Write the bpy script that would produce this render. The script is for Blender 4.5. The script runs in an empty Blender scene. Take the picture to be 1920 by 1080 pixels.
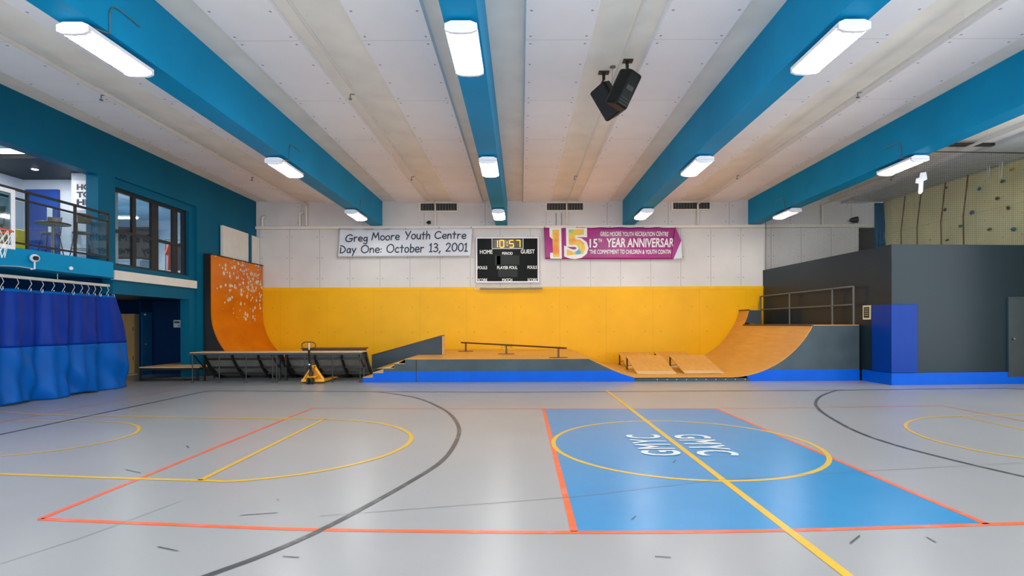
import bpy, bmesh, math, random
from mathutils import Vector, Matrix
random.seed(7)
SC = bpy.context.scene
COL = SC.collection
PI = math.pi

# ------------------------------------------------------------------ camera
FPX, CX, CY, H, ROLL = 1010.0, 977.0, 608.0, 1.65, 0.0035
cam = bpy.data.cameras.new('camera'); camo = bpy.data.objects.new('camera', cam); COL.objects.link(camo)
cam.sensor_width = 36; cam.lens = 36*FPX/1920
cam.shift_x = -(CX-960)/1920; cam.shift_y = (CY-540)/1920
camo.location = (0, 0, H); camo.rotation_euler = (PI/2, ROLL, 0)
cam.clip_end = 200
SC.camera = camo
_R = Vector((math.cos(ROLL), 0, -math.sin(ROLL))); _U = Vector((math.sin(ROLL), 0, math.cos(ROLL))); _F = Vector((0, 1, 0))
def ray(px, py): return _R*((px-CX)/FPX) + _U*((CY-py)/FPX) + _F
def atY(px, py, Y):
    d = ray(px, py); t = Y/d.y; return Vector((0, 0, H)) + d*t
def atX(px, py, X):
    d = ray(px, py); t = X/d.x; return Vector((0, 0, H)) + d*t
def atZ(px, py, z=0.0):
    d = ray(px, py); t = (z-H)/d.z; return Vector((0, 0, H)) + d*t

# ------------------------------------------------------------------ materials
def lin(c):
    r = []
    for v in c:
        v /= 255.0
        r.append(v/12.92 if v <= .04045 else ((v+.055)/1.055)**2.4)
    return tuple(r)+(1.0,)
class N:
    """tiny node helper"""
    def __init__(s, name):
        s.m = bpy.data.materials.new(name); s.m.use_nodes = True
        s.t = s.m.node_tree; s.n = s.t.nodes; s.l = s.t.links
        s.b = s.n['Principled BSDF']; s.o = s.n['Material Output']
    def node(s, ty, **k):
        n = s.n.new(ty)
        for a, b in k.items(): setattr(n, a, b)
        return n
    def put(s, sock, v):
        if isinstance(v, bpy.types.NodeSocket): s.l.new(v, sock)
        else: sock.default_value = v
    def math(s, op, a, b=None, c=None, clamp=False):
        n = s.node('ShaderNodeMath', operation=op, use_clamp=clamp)
        s.put(n.inputs[0], a)
        if b is not None: s.put(n.inputs[1], b)
        if c is not None: s.put(n.inputs[2], c)
        return n.outputs[0]
    def coords(s):
        tc = s.node('ShaderNodeTexCoord'); sp = s.node('ShaderNodeSeparateXYZ')
        s.l.new(tc.outputs['Object'], sp.inputs[0]); return tc.outputs['Object'], sp.outputs
    def mix(s, f, a, b, bt='MIX'):
        n = s.node('ShaderNodeMix', data_type='RGBA', blend_type=bt)
        s.put(n.inputs[0], f); s.put(n.inputs[6], a); s.put(n.inputs[7], b); return n.outputs[2]
    def noise(s, vec, scale, detail=3.0, rough=.5):
        n = s.node('ShaderNodeTexNoise'); s.l.new(vec, n.inputs['Vector'])
        n.inputs['Scale'].default_value = scale; n.inputs['Detail'].default_value = detail; n.inputs['Roughness'].default_value = rough
        return n.outputs['Fac']
    def ramp(s, f, lo, hi):
        n = s.node('ShaderNodeMapRange'); s.put(n.inputs[0], f); n.inputs[1].default_value = lo; n.inputs[2].default_value = hi
        return n.outputs[0]
    def scaled(s, vec, x, y, z):
        n = s.node('ShaderNodeMapping'); s.l.new(vec, n.inputs[0]); n.inputs['Scale'].default_value = (x, y, z); return n.outputs[0]
    def bump(s, h, strength=.2, dist=.01):
        n = s.node('ShaderNodeBump'); n.inputs['Strength'].default_value = strength; n.inputs['Distance'].default_value = dist
        s.l.new(h, n.inputs['Height']); s.l.new(n.outputs[0], s.b.inputs['Normal'])

def plain(name, c, rough=.5, metal=0.0, var=.06, scale=3.0, bump=0.0, spec=None):
    k = N(name); v, _ = k.coords()
    f = k.noise(v, scale, 4)
    a = lin(c); d = tuple(x*(1-var*2) for x in a[:3])+(1,); e = tuple(min(1, x*(1+var)) for x in a[:3])+(1,)
    k.put(k.b.inputs['Base Color'], k.mix(k.ramp(f, .3, .7), d, e))
    k.b.inputs['Roughness'].default_value = rough; k.b.inputs['Metallic'].default_value = metal
    if spec is not None: k.b.inputs['Specular IOR Level'].default_value = spec
    if bump: k.bump(k.noise(v, scale*12, 3), bump, .01)
    return k.m

def panelled(name, c, ax, u0, du, v0, dv, inset=.09, seam=.006, dot=.016, seamdark=.35, rough=.6, hseam=False, dots=True, vmax=None, var=.04):
    """painted boards: seams every du (and dv) and screw heads near the edges"""
    k = N(name); vec, xyz = k.coords(); u = xyz[ax[0]]; v = xyz[ax[1]]
    pu = k.math('MULTIPLY', k.math('FRACT', k.math('DIVIDE', k.math('SUBTRACT', u, u0), du)), du)
    eu = k.math('MINIMUM', pu, k.math('SUBTRACT', du, pu))
    s = k.math('LESS_THAN', eu, seam)
    pv = k.math('MULTIPLY', k.math('FRACT', k.math('DIVIDE', k.math('SUBTRACT', v, v0), dv)), dv)
    ev = k.math('MINIMUM', pv, k.math('SUBTRACT', dv, pv))
    if hseam: s = k.math('MAXIMUM', s, k.math('LESS_THAN', ev, seam))
    mask = k.math('MULTIPLY', s, seamdark)
    if dots:
        a = k.math('SUBTRACT', eu, inset); b = k.math('SUBTRACT', ev, dots if isinstance(dots, float) else dv/2)
        d = k.math('SQRT', k.math('ADD', k.math('MULTIPLY', a, a), k.math('MULTIPLY', b, b)))
        dd = k.math('MULTIPLY', k.math('LESS_THAN', d, dot), .7)
        mask = k.math('MAXIMUM', mask, dd)
    f = k.noise(vec, 1.2, 4)
    a = lin(c)
    base = k.mix(k.ramp(f, .3, .7), tuple(x*(1-2*var) for x in a[:3])+(1,), a)
    k.put(k.b.inputs['Base Color'], k.mix(mask, base, lin((60, 56, 52))))
    k.b.inputs['Roughness'].default_value = rough; k.b.inputs['Specular IOR Level'].default_value = .2
    return k.m

def wood(name, c, rough=.45, along=1):
    k = N(name); v, _ = k.coords()
    sc = [6, 6, 6]; sc[along] = .5
    f = k.noise(k.scaled(v, *sc), 2.0, 6, .6); g = k.noise(v, .9, 3)
    a = lin(c)
    c1 = k.mix(k.ramp(f, .3, .7), tuple(x*.88 for x in a[:3])+(1,), tuple(min(1, x*1.06) for x in a[:3])+(1,))
    c2 = k.mix(k.math('MULTIPLY', k.ramp(g, .45, .75), .35), c1, tuple(x*y for x, y in zip(a[:3], (.72, .66, .6)))+(1,))
    k.put(k.b.inputs['Base Color'], c2); k.b.inputs['Roughness'].default_value = rough; k.b.inputs['Specular IOR Level'].default_value = .25
    return k.m

def emis(name, c, s):
    k = N(name); k.b.inputs['Base Color'].default_value = lin(c)
    k.b.inputs['Emission Color'].default_value = lin(c); k.b.inputs['Emission Strength'].default_value = s
    return k.m

def glass(name, tint=(225, 235, 235), refl=.12):
    k = N(name); k.n.remove(k.b)
    t = k.node('ShaderNodeBsdfTransparent'); t.inputs[0].default_value = lin(tint)
    g = k.node('ShaderNodeBsdfGlossy'); g.inputs['Roughness'].default_value = .03
    mx = k.node('ShaderNodeMixShader'); mx.inputs[0].default_value = refl
    k.l.new(t.outputs[0], mx.inputs[1]); k.l.new(g.outputs[0], mx.inputs[2]); k.l.new(mx.outputs[0], k.o.inputs[0])
    return k.m

M = {}
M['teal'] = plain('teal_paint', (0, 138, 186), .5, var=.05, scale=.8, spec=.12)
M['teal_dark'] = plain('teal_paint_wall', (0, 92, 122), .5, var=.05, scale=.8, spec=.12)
M['navy'] = plain('navy_paint', (0, 44, 88), .35, var=.05, spec=.2)
M['slab'] = plain('cream_concrete', (236, 232, 222), .7, var=.04, scale=1.5)
M['board'] = panelled('ceiling_board', (224, 220, 220), (1, 0), 9.06, 2.44, 0, 50, seam=.007, dot=0, dots=False, rough=.6)
M['wall_white'] = panelled('white_wall_board', (216, 213, 210), (0, 2), -6.73, 1.184, 3.06, .82, inset=.1, seam=.007, dot=.018, seamdark=.55, dots=.41)
M['wall_upper'] = panelled('white_wall_upper', (212, 208, 206), (0, 2), -6.2, 2.4, 5.55, .86, inset=.14, seam=.009, dot=.018, seamdark=.55, dots=.12)
M['yellow'] = panelled('yellow_wall_board', (240, 178, 12), (0, 2), -5.8, 1.83, -.12, .98, inset=.3, seam=.006, dot=.015, seamdark=.22, rough=.38, dots=.49)
M['yellow_trim'] = plain('yellow_trim_paint', (240, 182, 14), .4, var=.03, spec=.2)
M['grey'] = plain('dark_grey_paint', (58, 72, 80), .5, var=.08, scale=1.2, spec=.25)
M['grey_ply'] = plain('grey_painted_plywood', (66, 80, 87), .5, var=.12, scale=1.5, spec=.25)
M['block'] = plain('dark_slate_wall_paint', (27, 43, 51), .33, var=.05, scale=.7, spec=.25)
M['blue'] = plain('bright_blue_paint', (0, 88, 200), .4, var=.04, spec=.15)
M['padblue'] = plain('blue_vinyl_pad', (0, 54, 140), .32, var=.03, spec=.15)
M['ramp'] = wood('ramp_hardboard', (216, 150, 66), .36, 1)
M['ride'] = None
M['ply'] = wood('pale_plywood', (214, 172, 120), .5, 0)
M['black'] = plain('black_steel', (22, 23, 22), .45, var=.1)
M['darkply'] = plain('grey_underside_plywood', (126, 126, 118), .8, var=.15)
M['steel'] = plain('grey_steel', (120, 124, 122), .35, .6, var=.05)
M['darksteel'] = plain('worn_dark_steel', (62, 62, 58), .4, .5, var=.1)
M['brown'] = plain('brown_steel', (96, 62, 36), .45, .2, var=.1)
M['white'] = plain('white_enamel', (232, 232, 236), .45, var=.02)
M['offwhite'] = plain('offwhite_paint', (224, 218, 208), .5, var=.03)
M['tan'] = plain('tan_locker_paint', (206, 168, 108), .5, var=.04)
M['lens'] = emis('lamp_diffuser', (255, 253, 246), 19)
M['down'] = emis('downlight_glow', (240, 240, 255), 12)
M['tube'] = emis('fluorescent_tube', (255, 253, 246), 10)
M['plastic'] = plain('black_plastic', (12, 15, 13), .42, spec=.2, var=.08, bump=.1, scale=8)
M['grille'] = plain('black_grille', (24, 24, 24), .6, var=.2, scale=60)
M['score'] = plain('scoreboard_black', (9, 14, 12), .4, var=.1, spec=.12)
M['score2'] = plain('scoreboard_grey', (34, 40, 37), .4, var=.05, spec=.2)
M['led'] = emis('amber_segments', (255, 176, 10), 1.1)
M['ledglow'] = plain('painted_led_glow', (70, 56, 8), .3, var=.3, scale=6)  # amber glow of the clock digits put into the window colour
M['text_w'] = plain('white_lettering', (236, 236, 232), .5, var=.01)
M['text_n'] = plain('navy_lettering', (32, 40, 66), .5, var=.02)
M['vinyl'] = plain('white_banner_vinyl', (214, 218, 226), .4, var=.02)
M['rail_grey'] = plain('grey_tube_paint', (84, 86, 84), .35, var=.04)
M['purple'] = plain('magenta_banner_vinyl', (160, 26, 120), .35, var=.08, scale=1.2)
M['jack'] = plain('yellow_enamel', (236, 168, 12), .35, var=.05)
M['rubber'] = plain('rubber', (34, 38, 36), .7)
M['glass'] = glass('clear_glass', (232, 238, 238), .07)
M['backboard'] = glass('backboard_glass', (190, 205, 205), .10)
M['orange'] = plain('orange_rim_paint', (226, 84, 30), .4)
M['net'] = plain('net_cord', (52, 56, 58), .8)
M['cord'] = plain('white_cord', (224, 224, 222), .8)
M['cloth_w'] = plain('white_cloth', (222, 222, 224), .8)
M['curt_d'] = plain('royal_blue_vinyl', (0, 50, 146), .38, var=.06, scale=2, spec=.15)
M['curt_l'] = plain('lighter_blue_vinyl', (0, 88, 172), .42, var=.06, scale=2, spec=.15)
M['curt_t'] = plain('teal_curtain_cloth', (0, 92, 128), .8, var=.08)
M['climb'] = panelled('climbing_wall_board', (224, 216, 168), (1, 2), 13.2, 1.22, 0.2, 1.22, seam=.006, hseam=True, seamdark=.35, dot=.014, inset=.3, dots=.3, rough=.9, var=.08)
M['rope'] = plain('brown_rope', (110, 78, 56), .9)
M['woodtop'] = wood('light_wood_top', (200, 160, 104), .4, 0)
M['seat'] = plain('brown_moulded_seat', (92, 82, 74), .5)
M['bucket'] = plain('yellow_plastic', (236, 214, 30), .4)
M['charcoal'] = plain('charcoal_ceiling', (30, 34, 32), .6)
M['room_w'] = plain('pale_room_paint', (205, 212, 222), .6, var=.02)
M['doorblue'] = plain('blue_door_paint', (16, 66, 150), .4)
M['doorteal'] = plain('teal_door_paint', (0, 78, 124), .4)
M['blackdoor'] = plain('black_door_paint', (26, 30, 22), .6)
M['sheetgrey'] = plain('grey_carpet', (110, 116, 126), .9)
M['cream_frame'] = plain('cream_frame', (220, 206, 160), .5)
M['redbrown'] = plain('brown_coping', (80, 40, 18), .4)
def line_mat(name, c, worn=.12):
    k = N(name); v, _ = k.coords()
    f = k.noise(v, 5, 6, .65); a = lin(c)
    k.put(k.b.inputs['Base Color'], k.mix(k.math('MULTIPLY', k.ramp(f, .5, .8), worn*3), a, lin((186, 186, 186))))
    k.b.inputs['Roughness'].default_value = .32
    return k.m
M['l_orange'] = line_mat('orange_court_paint', (226, 96, 52))
M['l_yellow'] = line_mat('yellow_court_paint', (214, 170, 40))
M['l_black'] = line_mat('black_court_paint', (66, 68, 70))
M['l_white'] = line_mat('white_court_paint', (214, 222, 226), .08)
M['l_crack'] = line_mat('floor_joint', (130, 130, 130))
def floor_mat():
    k = N('grey_sports_floor'); v, _ = k.coords()
    f = k.noise(v, .5, 5, .6); g = k.noise(k.scaled(v, 1, 1, 1), 9, 6, .7)
    base = k.mix(k.ramp(f, .3, .7), lin((147, 148, 150)), lin((154, 155, 157)))
    # fine scuffs: stretched noise, two directions
    s1 = k.noise(k.scaled(v, 3, 45, 1), 1.6, 5, .7); s2 = k.noise(k.scaled(v, 38, 5, 1), 1.3, 4, .7)
    m = k.math('MULTIPLY', k.math('MAXIMUM', k.ramp(s1, .62, .80), k.ramp(s2, .64, .82)), .30)
    base = k.mix(m, base, lin((120, 118, 112)))
    base = k.mix(k.math('MULTIPLY', k.ramp(g, .66, .76), .06), base, lin((100, 100, 100)))
    k.put(k.b.inputs['Base Color'], base)
    k.put(k.b.inputs['Roughness'], k.math('ADD', k.math('MULTIPLY', k.noise(v, 1.3, 5, .65), .03), .276))
    k.b.inputs['Specular IOR Level'].default_value = .5
    k.bump(k.noise(v, 2.2, 5, .6), .05, .02)
    return k.m
M['floor'] = floor_mat()
def court_blue():
    k = N('sky_blue_court_paint'); v, _ = k.coords()
    f = k.noise(v, 2, 5, .65)
    k.put(k.b.inputs['Base Color'], k.mix(k.ramp(f, .3, .75), lin((36, 128, 182)), lin((46, 136, 188))))
    k.put(k.b.inputs['Roughness'], k.math('ADD', k.math('MULTIPLY', k.noise(v, 1.3, 5, .65), .03), .276))
    k.bump(k.noise(v, 2.2, 5, .6), .05, .02)
    return k.m
M['court'] = court_blue()
def ride_mat():
    """orange skinned ply with flakes torn away, densest high up towards the far side"""
    k = N('chipped_orange_ply'); v, xyz = k.coords()
    y, z = xyz[1], xyz[2]
    vo = k.node('ShaderNodeTexVoronoi'); k.l.new(v, vo.inputs['Vector']); vo.inputs['Scale'].default_value = 7; vo.inputs['Randomness'].default_value = 1
    wob = k.noise(v, 14, 3)
    dist = k.math('ADD', vo.outputs['Distance'], k.math('MULTIPLY', k.math('SUBTRACT', wob, .5), .45))
    spc = k.node('ShaderNodeSeparateColor'); k.l.new(vo.outputs['Color'], spc.inputs[0])
    dy = k.math('DIVIDE', k.math('SUBTRACT', y, 20.2-19.4), 1.3); dz = k.math('DIVIDE', k.math('SUBTRACT', z, 3.35), .95)
    r = k.math('SQRT', k.math('ADD', k.math('MULTIPLY', dy, dy), k.math('MULTIPLY', dz, dz)))
    dens = k.ramp(r, 2.1, -.25)
    chip = k.math('MULTIPLY', k.math('LESS_THAN', spc.outputs[0], k.math('MULTIPLY', k.math('POWER', dens, 1.4), 1.5)), k.math('LESS_THAN', dist, k.math('ADD', .16, k.math('MULTIPLY', spc.outputs[1], .40))))
    a = lin((222, 122, 10)); b = lin((200, 98, 4))
    base = k.mix(k.ramp(k.noise(k.scaled(v, 1, .6, 1), 1.3, 4), .35, .7), a, b)
    cc = k.mix(k.ramp(k.noise(v, 30, 2), .4, .6), lin((235, 232, 222)), lin((168, 160, 140)))
    k.put(k.b.inputs['Base Color'], k.mix(chip, base, cc)); k.b.inputs['Roughness'].default_value = .35; k.b.inputs['Specular IOR Level'].default_value = .2
    return k.m
M['ride'] = ride_mat()
def fifteen():
    k = N('pastel_print'); v, xyz = k.coords()
    vo = k.node('ShaderNodeTexVoronoi', feature='SMOOTH_F1'); k.l.new(v, vo.inputs['Vector']); vo.inputs['Scale'].default_value = 2.2
    cr = k.node('ShaderNodeValToRGB'); e = cr.color_ramp
    cols = [(0, (238, 140, 70)), (.3, (240, 196, 60)), (.5, (240, 200, 70)), (.68, (170, 206, 120)), (.85, (96, 170, 214))]
    e.elements[0].color = lin(cols[0][1]); e.elements[1].position = cols[4][0]; e.elements[1].color = lin(cols[4][1])
    for p, c in cols[1:4]:
        x = e.elements.new(p); x.color = lin(c)
    k.l.new(k.ramp(k.noise(v, 2.2, 1), .34, .80), cr.inputs[0]); k.l.new(cr.outputs[0], k.b.inputs['Base Color'])
    k.b.inputs['Roughness'].default_value = .4
    return k.m
M['fifteen'] = fifteen()
del M['rope']; M['rope'] = plain('brown_rope', (110, 78, 56), .9)

# ------------------------------------------------------------------ builders
class MB:
    def __init__(s): s.v = []; s.f = []
    def add(s, vs, fs):
        b = len(s.v); s.v += [tuple(v) for v in vs]; s.f += [tuple(b+i for i in f) for f in fs]; return s
    def box(s, x0, y0, z0, x1, y1, z1):
        x0, x1 = min(x0, x1), max(x0, x1); y0, y1 = min(y0, y1), max(y0, y1); z0, z1 = min(z0, z1), max(z0, z1)
        return s.add([(x0, y0, z0), (x1, y0, z0), (x1, y1, z0), (x0, y1, z0), (x0, y0, z1), (x1, y0, z1), (x1, y1, z1), (x0, y1, z1)],
                     [(0, 3, 2, 1), (4, 5, 6, 7), (0, 1, 5, 4), (1, 2, 6, 5), (2, 3, 7, 6), (3, 0, 4, 7)])
    def prism(s, poly, ax, a, b):
        """extrude 2D poly along axis ax (0 x, 1 y, 2 z) from a to b"""
        def P(p, t): return (t, p[0], p[1]) if ax == 0 else ((p[0], t, p[1]) if ax == 1 else (p[0], p[1], t))
        n = len(poly); vs = [P(p, a) for p in poly]+[P(p, b) for p in poly]
        fs = [tuple(range(n)), tuple(range(2*n-1, n-1, -1))]+[(i, (i+1) % n, n+(i+1) % n, n+i) for i in range(n)]
        return s.add(vs, fs)
    def tube(s, pts, r, n=8, closed=False, cap=True):
        pts = [Vector(p) for p in pts]; m = len(pts); rings = []
        prev = None
        for i, p in enumerate(pts):
            if closed: t = (pts[(i+1) % m]-pts[i-1])
            else: t = (pts[min(i+1, m-1)]-pts[max(i-1, 0)])
            t.normalize()
            if prev is None:
                a = Vector((0, 0, 1)) if abs(t.z) < .9 else Vector((1, 0, 0))
                u = t.cross(a).normalized()
            else:
                u = (prev - t*prev.dot(t)).normalized()
            prev = u; w = t.cross(u)
            rr = r[i] if isinstance(r, (list, tuple)) else r
            rings.append([p+(u*math.cos(2*PI*k/n)+w*math.sin(2*PI*k/n))*rr for k in range(n)])
        vs = [v for q in rings for v in q]; fs = []
        for i in range(m if closed else m-1):
            j = (i+1) % m
            for k in range(n): fs.append((i*n+k, i*n+(k+1) % n, j*n+(k+1) % n, j*n+k))
        if cap and not closed: fs += [tuple(range(n-1, -1, -1)), tuple((m-1)*n+k for k in range(n))]
        return s.add(vs, fs)
    def cyl(s, a, b, r, n=16): return s.tube([a, b], r, n)
    def ball(s, c, r, n=12, sc=(1, 1, 1)):
        vs = []; fs = []; h = n//2
        for i in range(h+1):
            th = PI*i/h
            for k in range(n):
                ph = 2*PI*k/n
                vs.append((c[0]+r*sc[0]*math.sin(th)*math.cos(ph), c[1]+r*sc[1]*math.sin(th)*math.sin(ph), c[2]+r*sc[2]*math.cos(th)))
        for i in range(h):
            for k in range(n): fs.append((i*n+k, (i+1)*n+k, (i+1)*n+(k+1) % n, i*n+(k+1) % n))
        return s.add(vs, fs)
    def bar(s, a, b, w, h, up=(0, 0, 1)):
        a = Vector(a); b = Vector(b); t = (b-a).normalized(); up = Vector(up)
        u = t.cross(up)
        if u.length < .01: u = t.cross(Vector((1, 0, 0)))
        u.normalize(); w_ = u.cross(t).normalized()
        vs = []
        for p in (a, b):
            for q, r in ((-1, -1), (1, -1), (1, 1), (-1, 1)): vs.append(p+u*(q*w/2)+w_*(r*h/2))
        return s.add(vs, [(3, 2, 1, 0), (4, 5, 6, 7), (0, 1, 5, 4), (1, 2, 6, 5), (2, 3, 7, 6), (3, 0, 4, 7)])
    def sheet(s, f, nu, nv, th=None, tv=(0, 1, 0)):
        """f(u,v)->point; with thickness th along tv"""
        g = [[Vector(f(i/nu, j/nv)) for i in range(nu+1)] for j in range(nv+1)]
        W = nu+1; vs = [p for r in g for p in r]
        fs = [(j*W+i, j*W+i+1, (j+1)*W+i+1, (j+1)*W+i) for j in range(nv) for i in range(nu)]
        if th:
            n0 = len(vs); tv = Vector(tv)*th
            vs += [p+tv for p in vs[:n0]]
            fs += [tuple(n0+i for i in reversed(q)) for q in fs[:]]
            ed = [i for i in range(W)]+[j*W+nu for j in range(1, nv+1)]+[nv*W+i for i in range(nu-1, -1, -1)]+[j*W for j in range(nv-1, 0, -1)]
            for a, b in zip(ed, ed[1:]+ed[:1]): fs.append((b, a, n0+a, n0+b))
        return s.add(vs, fs)
    def xf(s, m):
        s.v = [tuple(m @ Vector(v)) for v in s.v]; return s

def wloc(p):
    v = Vector((0, 0, 0))
    while p is not None: v += p.location; p = p.parent
    return v
def obj(name, mb, mat, parent=None, label=None, cat=None, group=None, kind=None, origin=None, smooth=False, bevel=0, local=False):
    o_ = wloc(parent)
    if parent is None:
        if origin is None:
            if kind == 'structure': origin = Vector((0, 0, 0))
            else:
                lo = [min(v[i] for v in mb.v) for i in range(3)]; hi = [max(v[i] for v in mb.v) for i in range(3)]
                origin = Vector(((lo[0]+hi[0])/2, (lo[1]+hi[1])/2, lo[2]))
        origin = Vector(origin); off = origin
    else:
        origin = Vector((0, 0, 0)); off = o_ if not local else Vector((0, 0, 0))
    me = bpy.data.meshes.new(name)
    me.from_pydata([tuple(Vector(v)-off) for v in mb.v], [], mb.f)
    bm = bmesh.new(); bm.from_mesh(me); bmesh.ops.recalc_face_normals(bm, faces=bm.faces); bm.to_mesh(me); bm.free()
    me.materials.append(M[mat] if isinstance(mat, str) else mat)
    if smooth:
        for p in me.polygons: p.use_smooth = True
        if smooth != 'all':
            try: me.set_sharp_from_angle(angle=math.radians(40))
            except Exception: pass
    o = bpy.data.objects.new(name, me); COL.objects.link(o)
    o.location = origin
    if parent is not None: o.parent = parent
    if bevel:
        b = o.modifiers.new('bevel', 'BEVEL'); b.width = bevel; b.segments = 2; b.limit_method = 'ANGLE'
    tag(o, label, cat, group, kind)
    return o
def tag(o, label=None, cat=None, group=None, kind=None):
    if label: o['label'] = label
    if cat: o['category'] = cat
    if group: o['group'] = group
    if kind: o['kind'] = kind
def thing(name, loc, label, cat, group=None, kind=None):
    o = bpy.data.objects.new(name, None); COL.objects.link(o); o.location = loc; o.empty_display_size = .1
    tag(o, label, cat, group, kind); return o
def copy_tree(o, parent=None):
    c = o.copy(); COL.objects.link(c)
    if parent is not None: c.parent = parent; c.matrix_parent_inverse = o.matrix_parent_inverse.copy()
    for ch in [x for x in bpy.data.objects if x.parent == o]: copy_tree(ch, c)
    return c

_tc = {}
def text_mb(s, fn, bold=0.0, shear=0.0, spacing=1.0, sub=0):
    """lettering: unit rectangle (u,v) mapped by fn to space. Lines joined by newline are not used."""
    key = (s, bold, shear, spacing); offs = 0 if 'M' in s else bold
    if key not in _tc:
        cu = bpy.data.curves.new('lettering', 'FONT'); cu.body = s; cu.size = 1; cu.offset = offs; cu.shear = shear; cu.space_character = spacing
        cu.resolution_u = 3
        o = bpy.data.objects.new('lettering', cu); COL.objects.link(o)
        dg = bpy.context.evaluated_depsgraph_get()
        me = bpy.data.meshes.new_from_object(o.evaluated_get(dg))
        vs = [v.co.copy() for v in me.vertices]; fs = [tuple(p.vertices) for p in me.polygons]
        bpy.data.objects.remove(o); bpy.data.curves.remove(cu); bpy.data.meshes.remove(me)
        if 'M' in s and bold > 0:      # thicken by overlaying shifted copies
            b = bold*.8; V = []; Fs = []; n = len(vs)
            for q, (dx, dy) in enumerate(((0, 0), (b, b), (b, -b), (-b, b), (-b, -b))):
                V += [Vector((v.x+dx, v.y+dy, .0008*q)) for v in vs]; Fs += [tuple(i+q*n for i in f) for f in fs]
            vs, fs = V, Fs
        _tc[key] = (vs, fs)
    vs, fs = _tc[key]
    x0 = min(v.x for v in vs); x1 = max(v.x for v in vs); y0 = min(v.y for v in vs); y1 = max(v.y for v in vs)
    c0 = Vector(fn(0, 0)); nn = (Vector(fn(1, 0))-c0).cross(Vector(fn(0, 1))-c0).normalized()
    m = MB(); m.add([Vector(fn((v.x-x0)/(x1-x0), (v.y-y0)/(y1-y0)))+nn*v.z for v in vs], fs); return m

def catmull(P, n=8, closed=False):
    P = [Vector(p) for p in P]; out = []; m = len(P)
    rng = range(m) if closed else range(m-1)
    for i in rng:
        p0 = P[i-1] if (closed or i > 0) else P[0]; p1 = P[i]; p2 = P[(i+1) % m]; p3 = P[(i+2) % m] if (closed or i+2 < m) else P[-1]
        for k in range(n):
            t = k/n; t2 = t*t; t3 = t2*t
            out.append(.5*((2*p1)+(-p0+p2)*t+(2*p0-5*p1+4*p2-p3)*t2+(-p0+3*p1-3*p2+p3)*t3))
    if not closed: out.append(P[-1])
    return out
GL = {   # hand drawn strokes: (points, smooth, closed)
'G': (.92, [([(.85, .85), (.6, 1), (.25, .9), (.03, .55), (.08, .15), (.4, 0), (.75, .08), (.88, .4)], 1, 0), ([(.5, .42), (.92, .42)], 0, 0)]),
'r': (.40, [([(.05, .62), (.05, 0)], 0, 0), ([(.05, .38), (.2, .58), (.4, .58)], 1, 0)]),
'e': (.50, [([(.05, .31), (.48, .34), (.44, .54), (.25, .62), (.06, .46), (.04, .2), (.25, 0), (.5, .08)], 1, 0)]),
'g': (.48, [([(.45, .5), (.25, .62), (.04, .4), (.1, .12), (.3, .1), (.45, .35)], 1, 0), ([(.47, .6), (.47, -.1), (.33, -.35), (.06, -.28)], 1, 0)]),
'M': (.92, [([(0, 0), (.15, 1), (.45, .3), (.75, 1), (.9, 0)], 0, 0)]),
'o': (.50, [([(.25, .61), (.03, .45), (.05, .12), (.27, 0), (.48, .16), (.46, .46)], 1, 1)]),
'Y': (.66, [([(0, 1), (.3, .48)], 0, 0), ([(.66, 1), (.2, 0)], 0, 0)]),
'u': (.48, [([(.03, .6), (.03, .2), (.2, 0), (.4, .14), (.46, .6)], 1, 0), ([(.46, .6), (.48, 0)], 0, 0)]),
't': (.42, [([(.2, .9), (.2, 0)], 0, 0), ([(0, .6), (.42, .6)], 0, 0)]),
'h': (.46, [([(.03, 1), (.03, 0)], 0, 0), ([(.03, .32), (.2, .58), (.4, .48), (.45, 0)], 1, 0)]),
'C': (.78, [([(.75, .85), (.55, 1), (.2, .85), (.03, .5), (.1, .15), (.4, 0), (.78, .14)], 1, 0)]),
'n': (.46, [([(.03, .6), (.03, 0)], 0, 0), ([(.03, .32), (.2, .6), (.4, .5), (.45, 0)], 1, 0)]),
'D': (.72, [([(.0, 1), (.4, .9), (.7, .5), (.45, .08), (.02, 0)], 1, 0), ([(.06, .72), (.04, 0)], 0, 0)]),
'a': (.52, [([(.45, .5), (.25, .62), (.04, .35), (.15, .02), (.38, .1), (.46, .4)], 1, 0), ([(.48, .6), (.51, 0)], 0, 0)]),
'y': (.52, [([(.02, .6), (.26, .12)], 0, 0), ([(.52, .62), (.1, -.38)], 0, 0)]),
'O': (.88, [([(.44, 1), (.05, .72), (.07, .2), (.45, 0), (.84, .26), (.8, .78)], 1, 1)]),
':': (.10, [([(.05, .52), (.05, .47)], 0, 0), ([(.05, .12), (.05, .07)], 0, 0)]),
'c': (.48, [([(.45, .52), (.25, .6), (.04, .35), (.12, .06), (.3, 0), (.48, .08)], 1, 0)]),
'b': (.48, [([(.05, 1), (.05, 0)], 0, 0), ([(.05, .35), (.2, .6), (.44, .5), (.46, .15), (.25, 0), (.05, .08)], 1, 0)]),
'1': (.34, [([(.0, .8), (.16, 1), (.16, 0)], 0, 0), ([(0, 0), (.34, 0)], 0, 0)]),
'3': (.52, [([(.03, .9), (.25, 1), (.45, .8), (.32, .58), (.14, .53)], 1, 0), ([(.14, .53), (.46, .44), (.5, .18), (.25, 0), (.0, .1)], 1, 0)]),
',': (.14, [([(.12, .08), (.02, -.18)], 0, 0)]),
'2': (.52, [([(.03, .8), (.2, 1), (.45, .86), (.38, .5), (.03, .02)], 1, 0), ([(.03, 0), (.52, 0)], 0, 0)]),
'0': (.54, [([(.27, 1), (.03, .72), (.05, .2), (.28, 0), (.52, .26), (.5, .76)], 1, 1)]),
}
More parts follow.
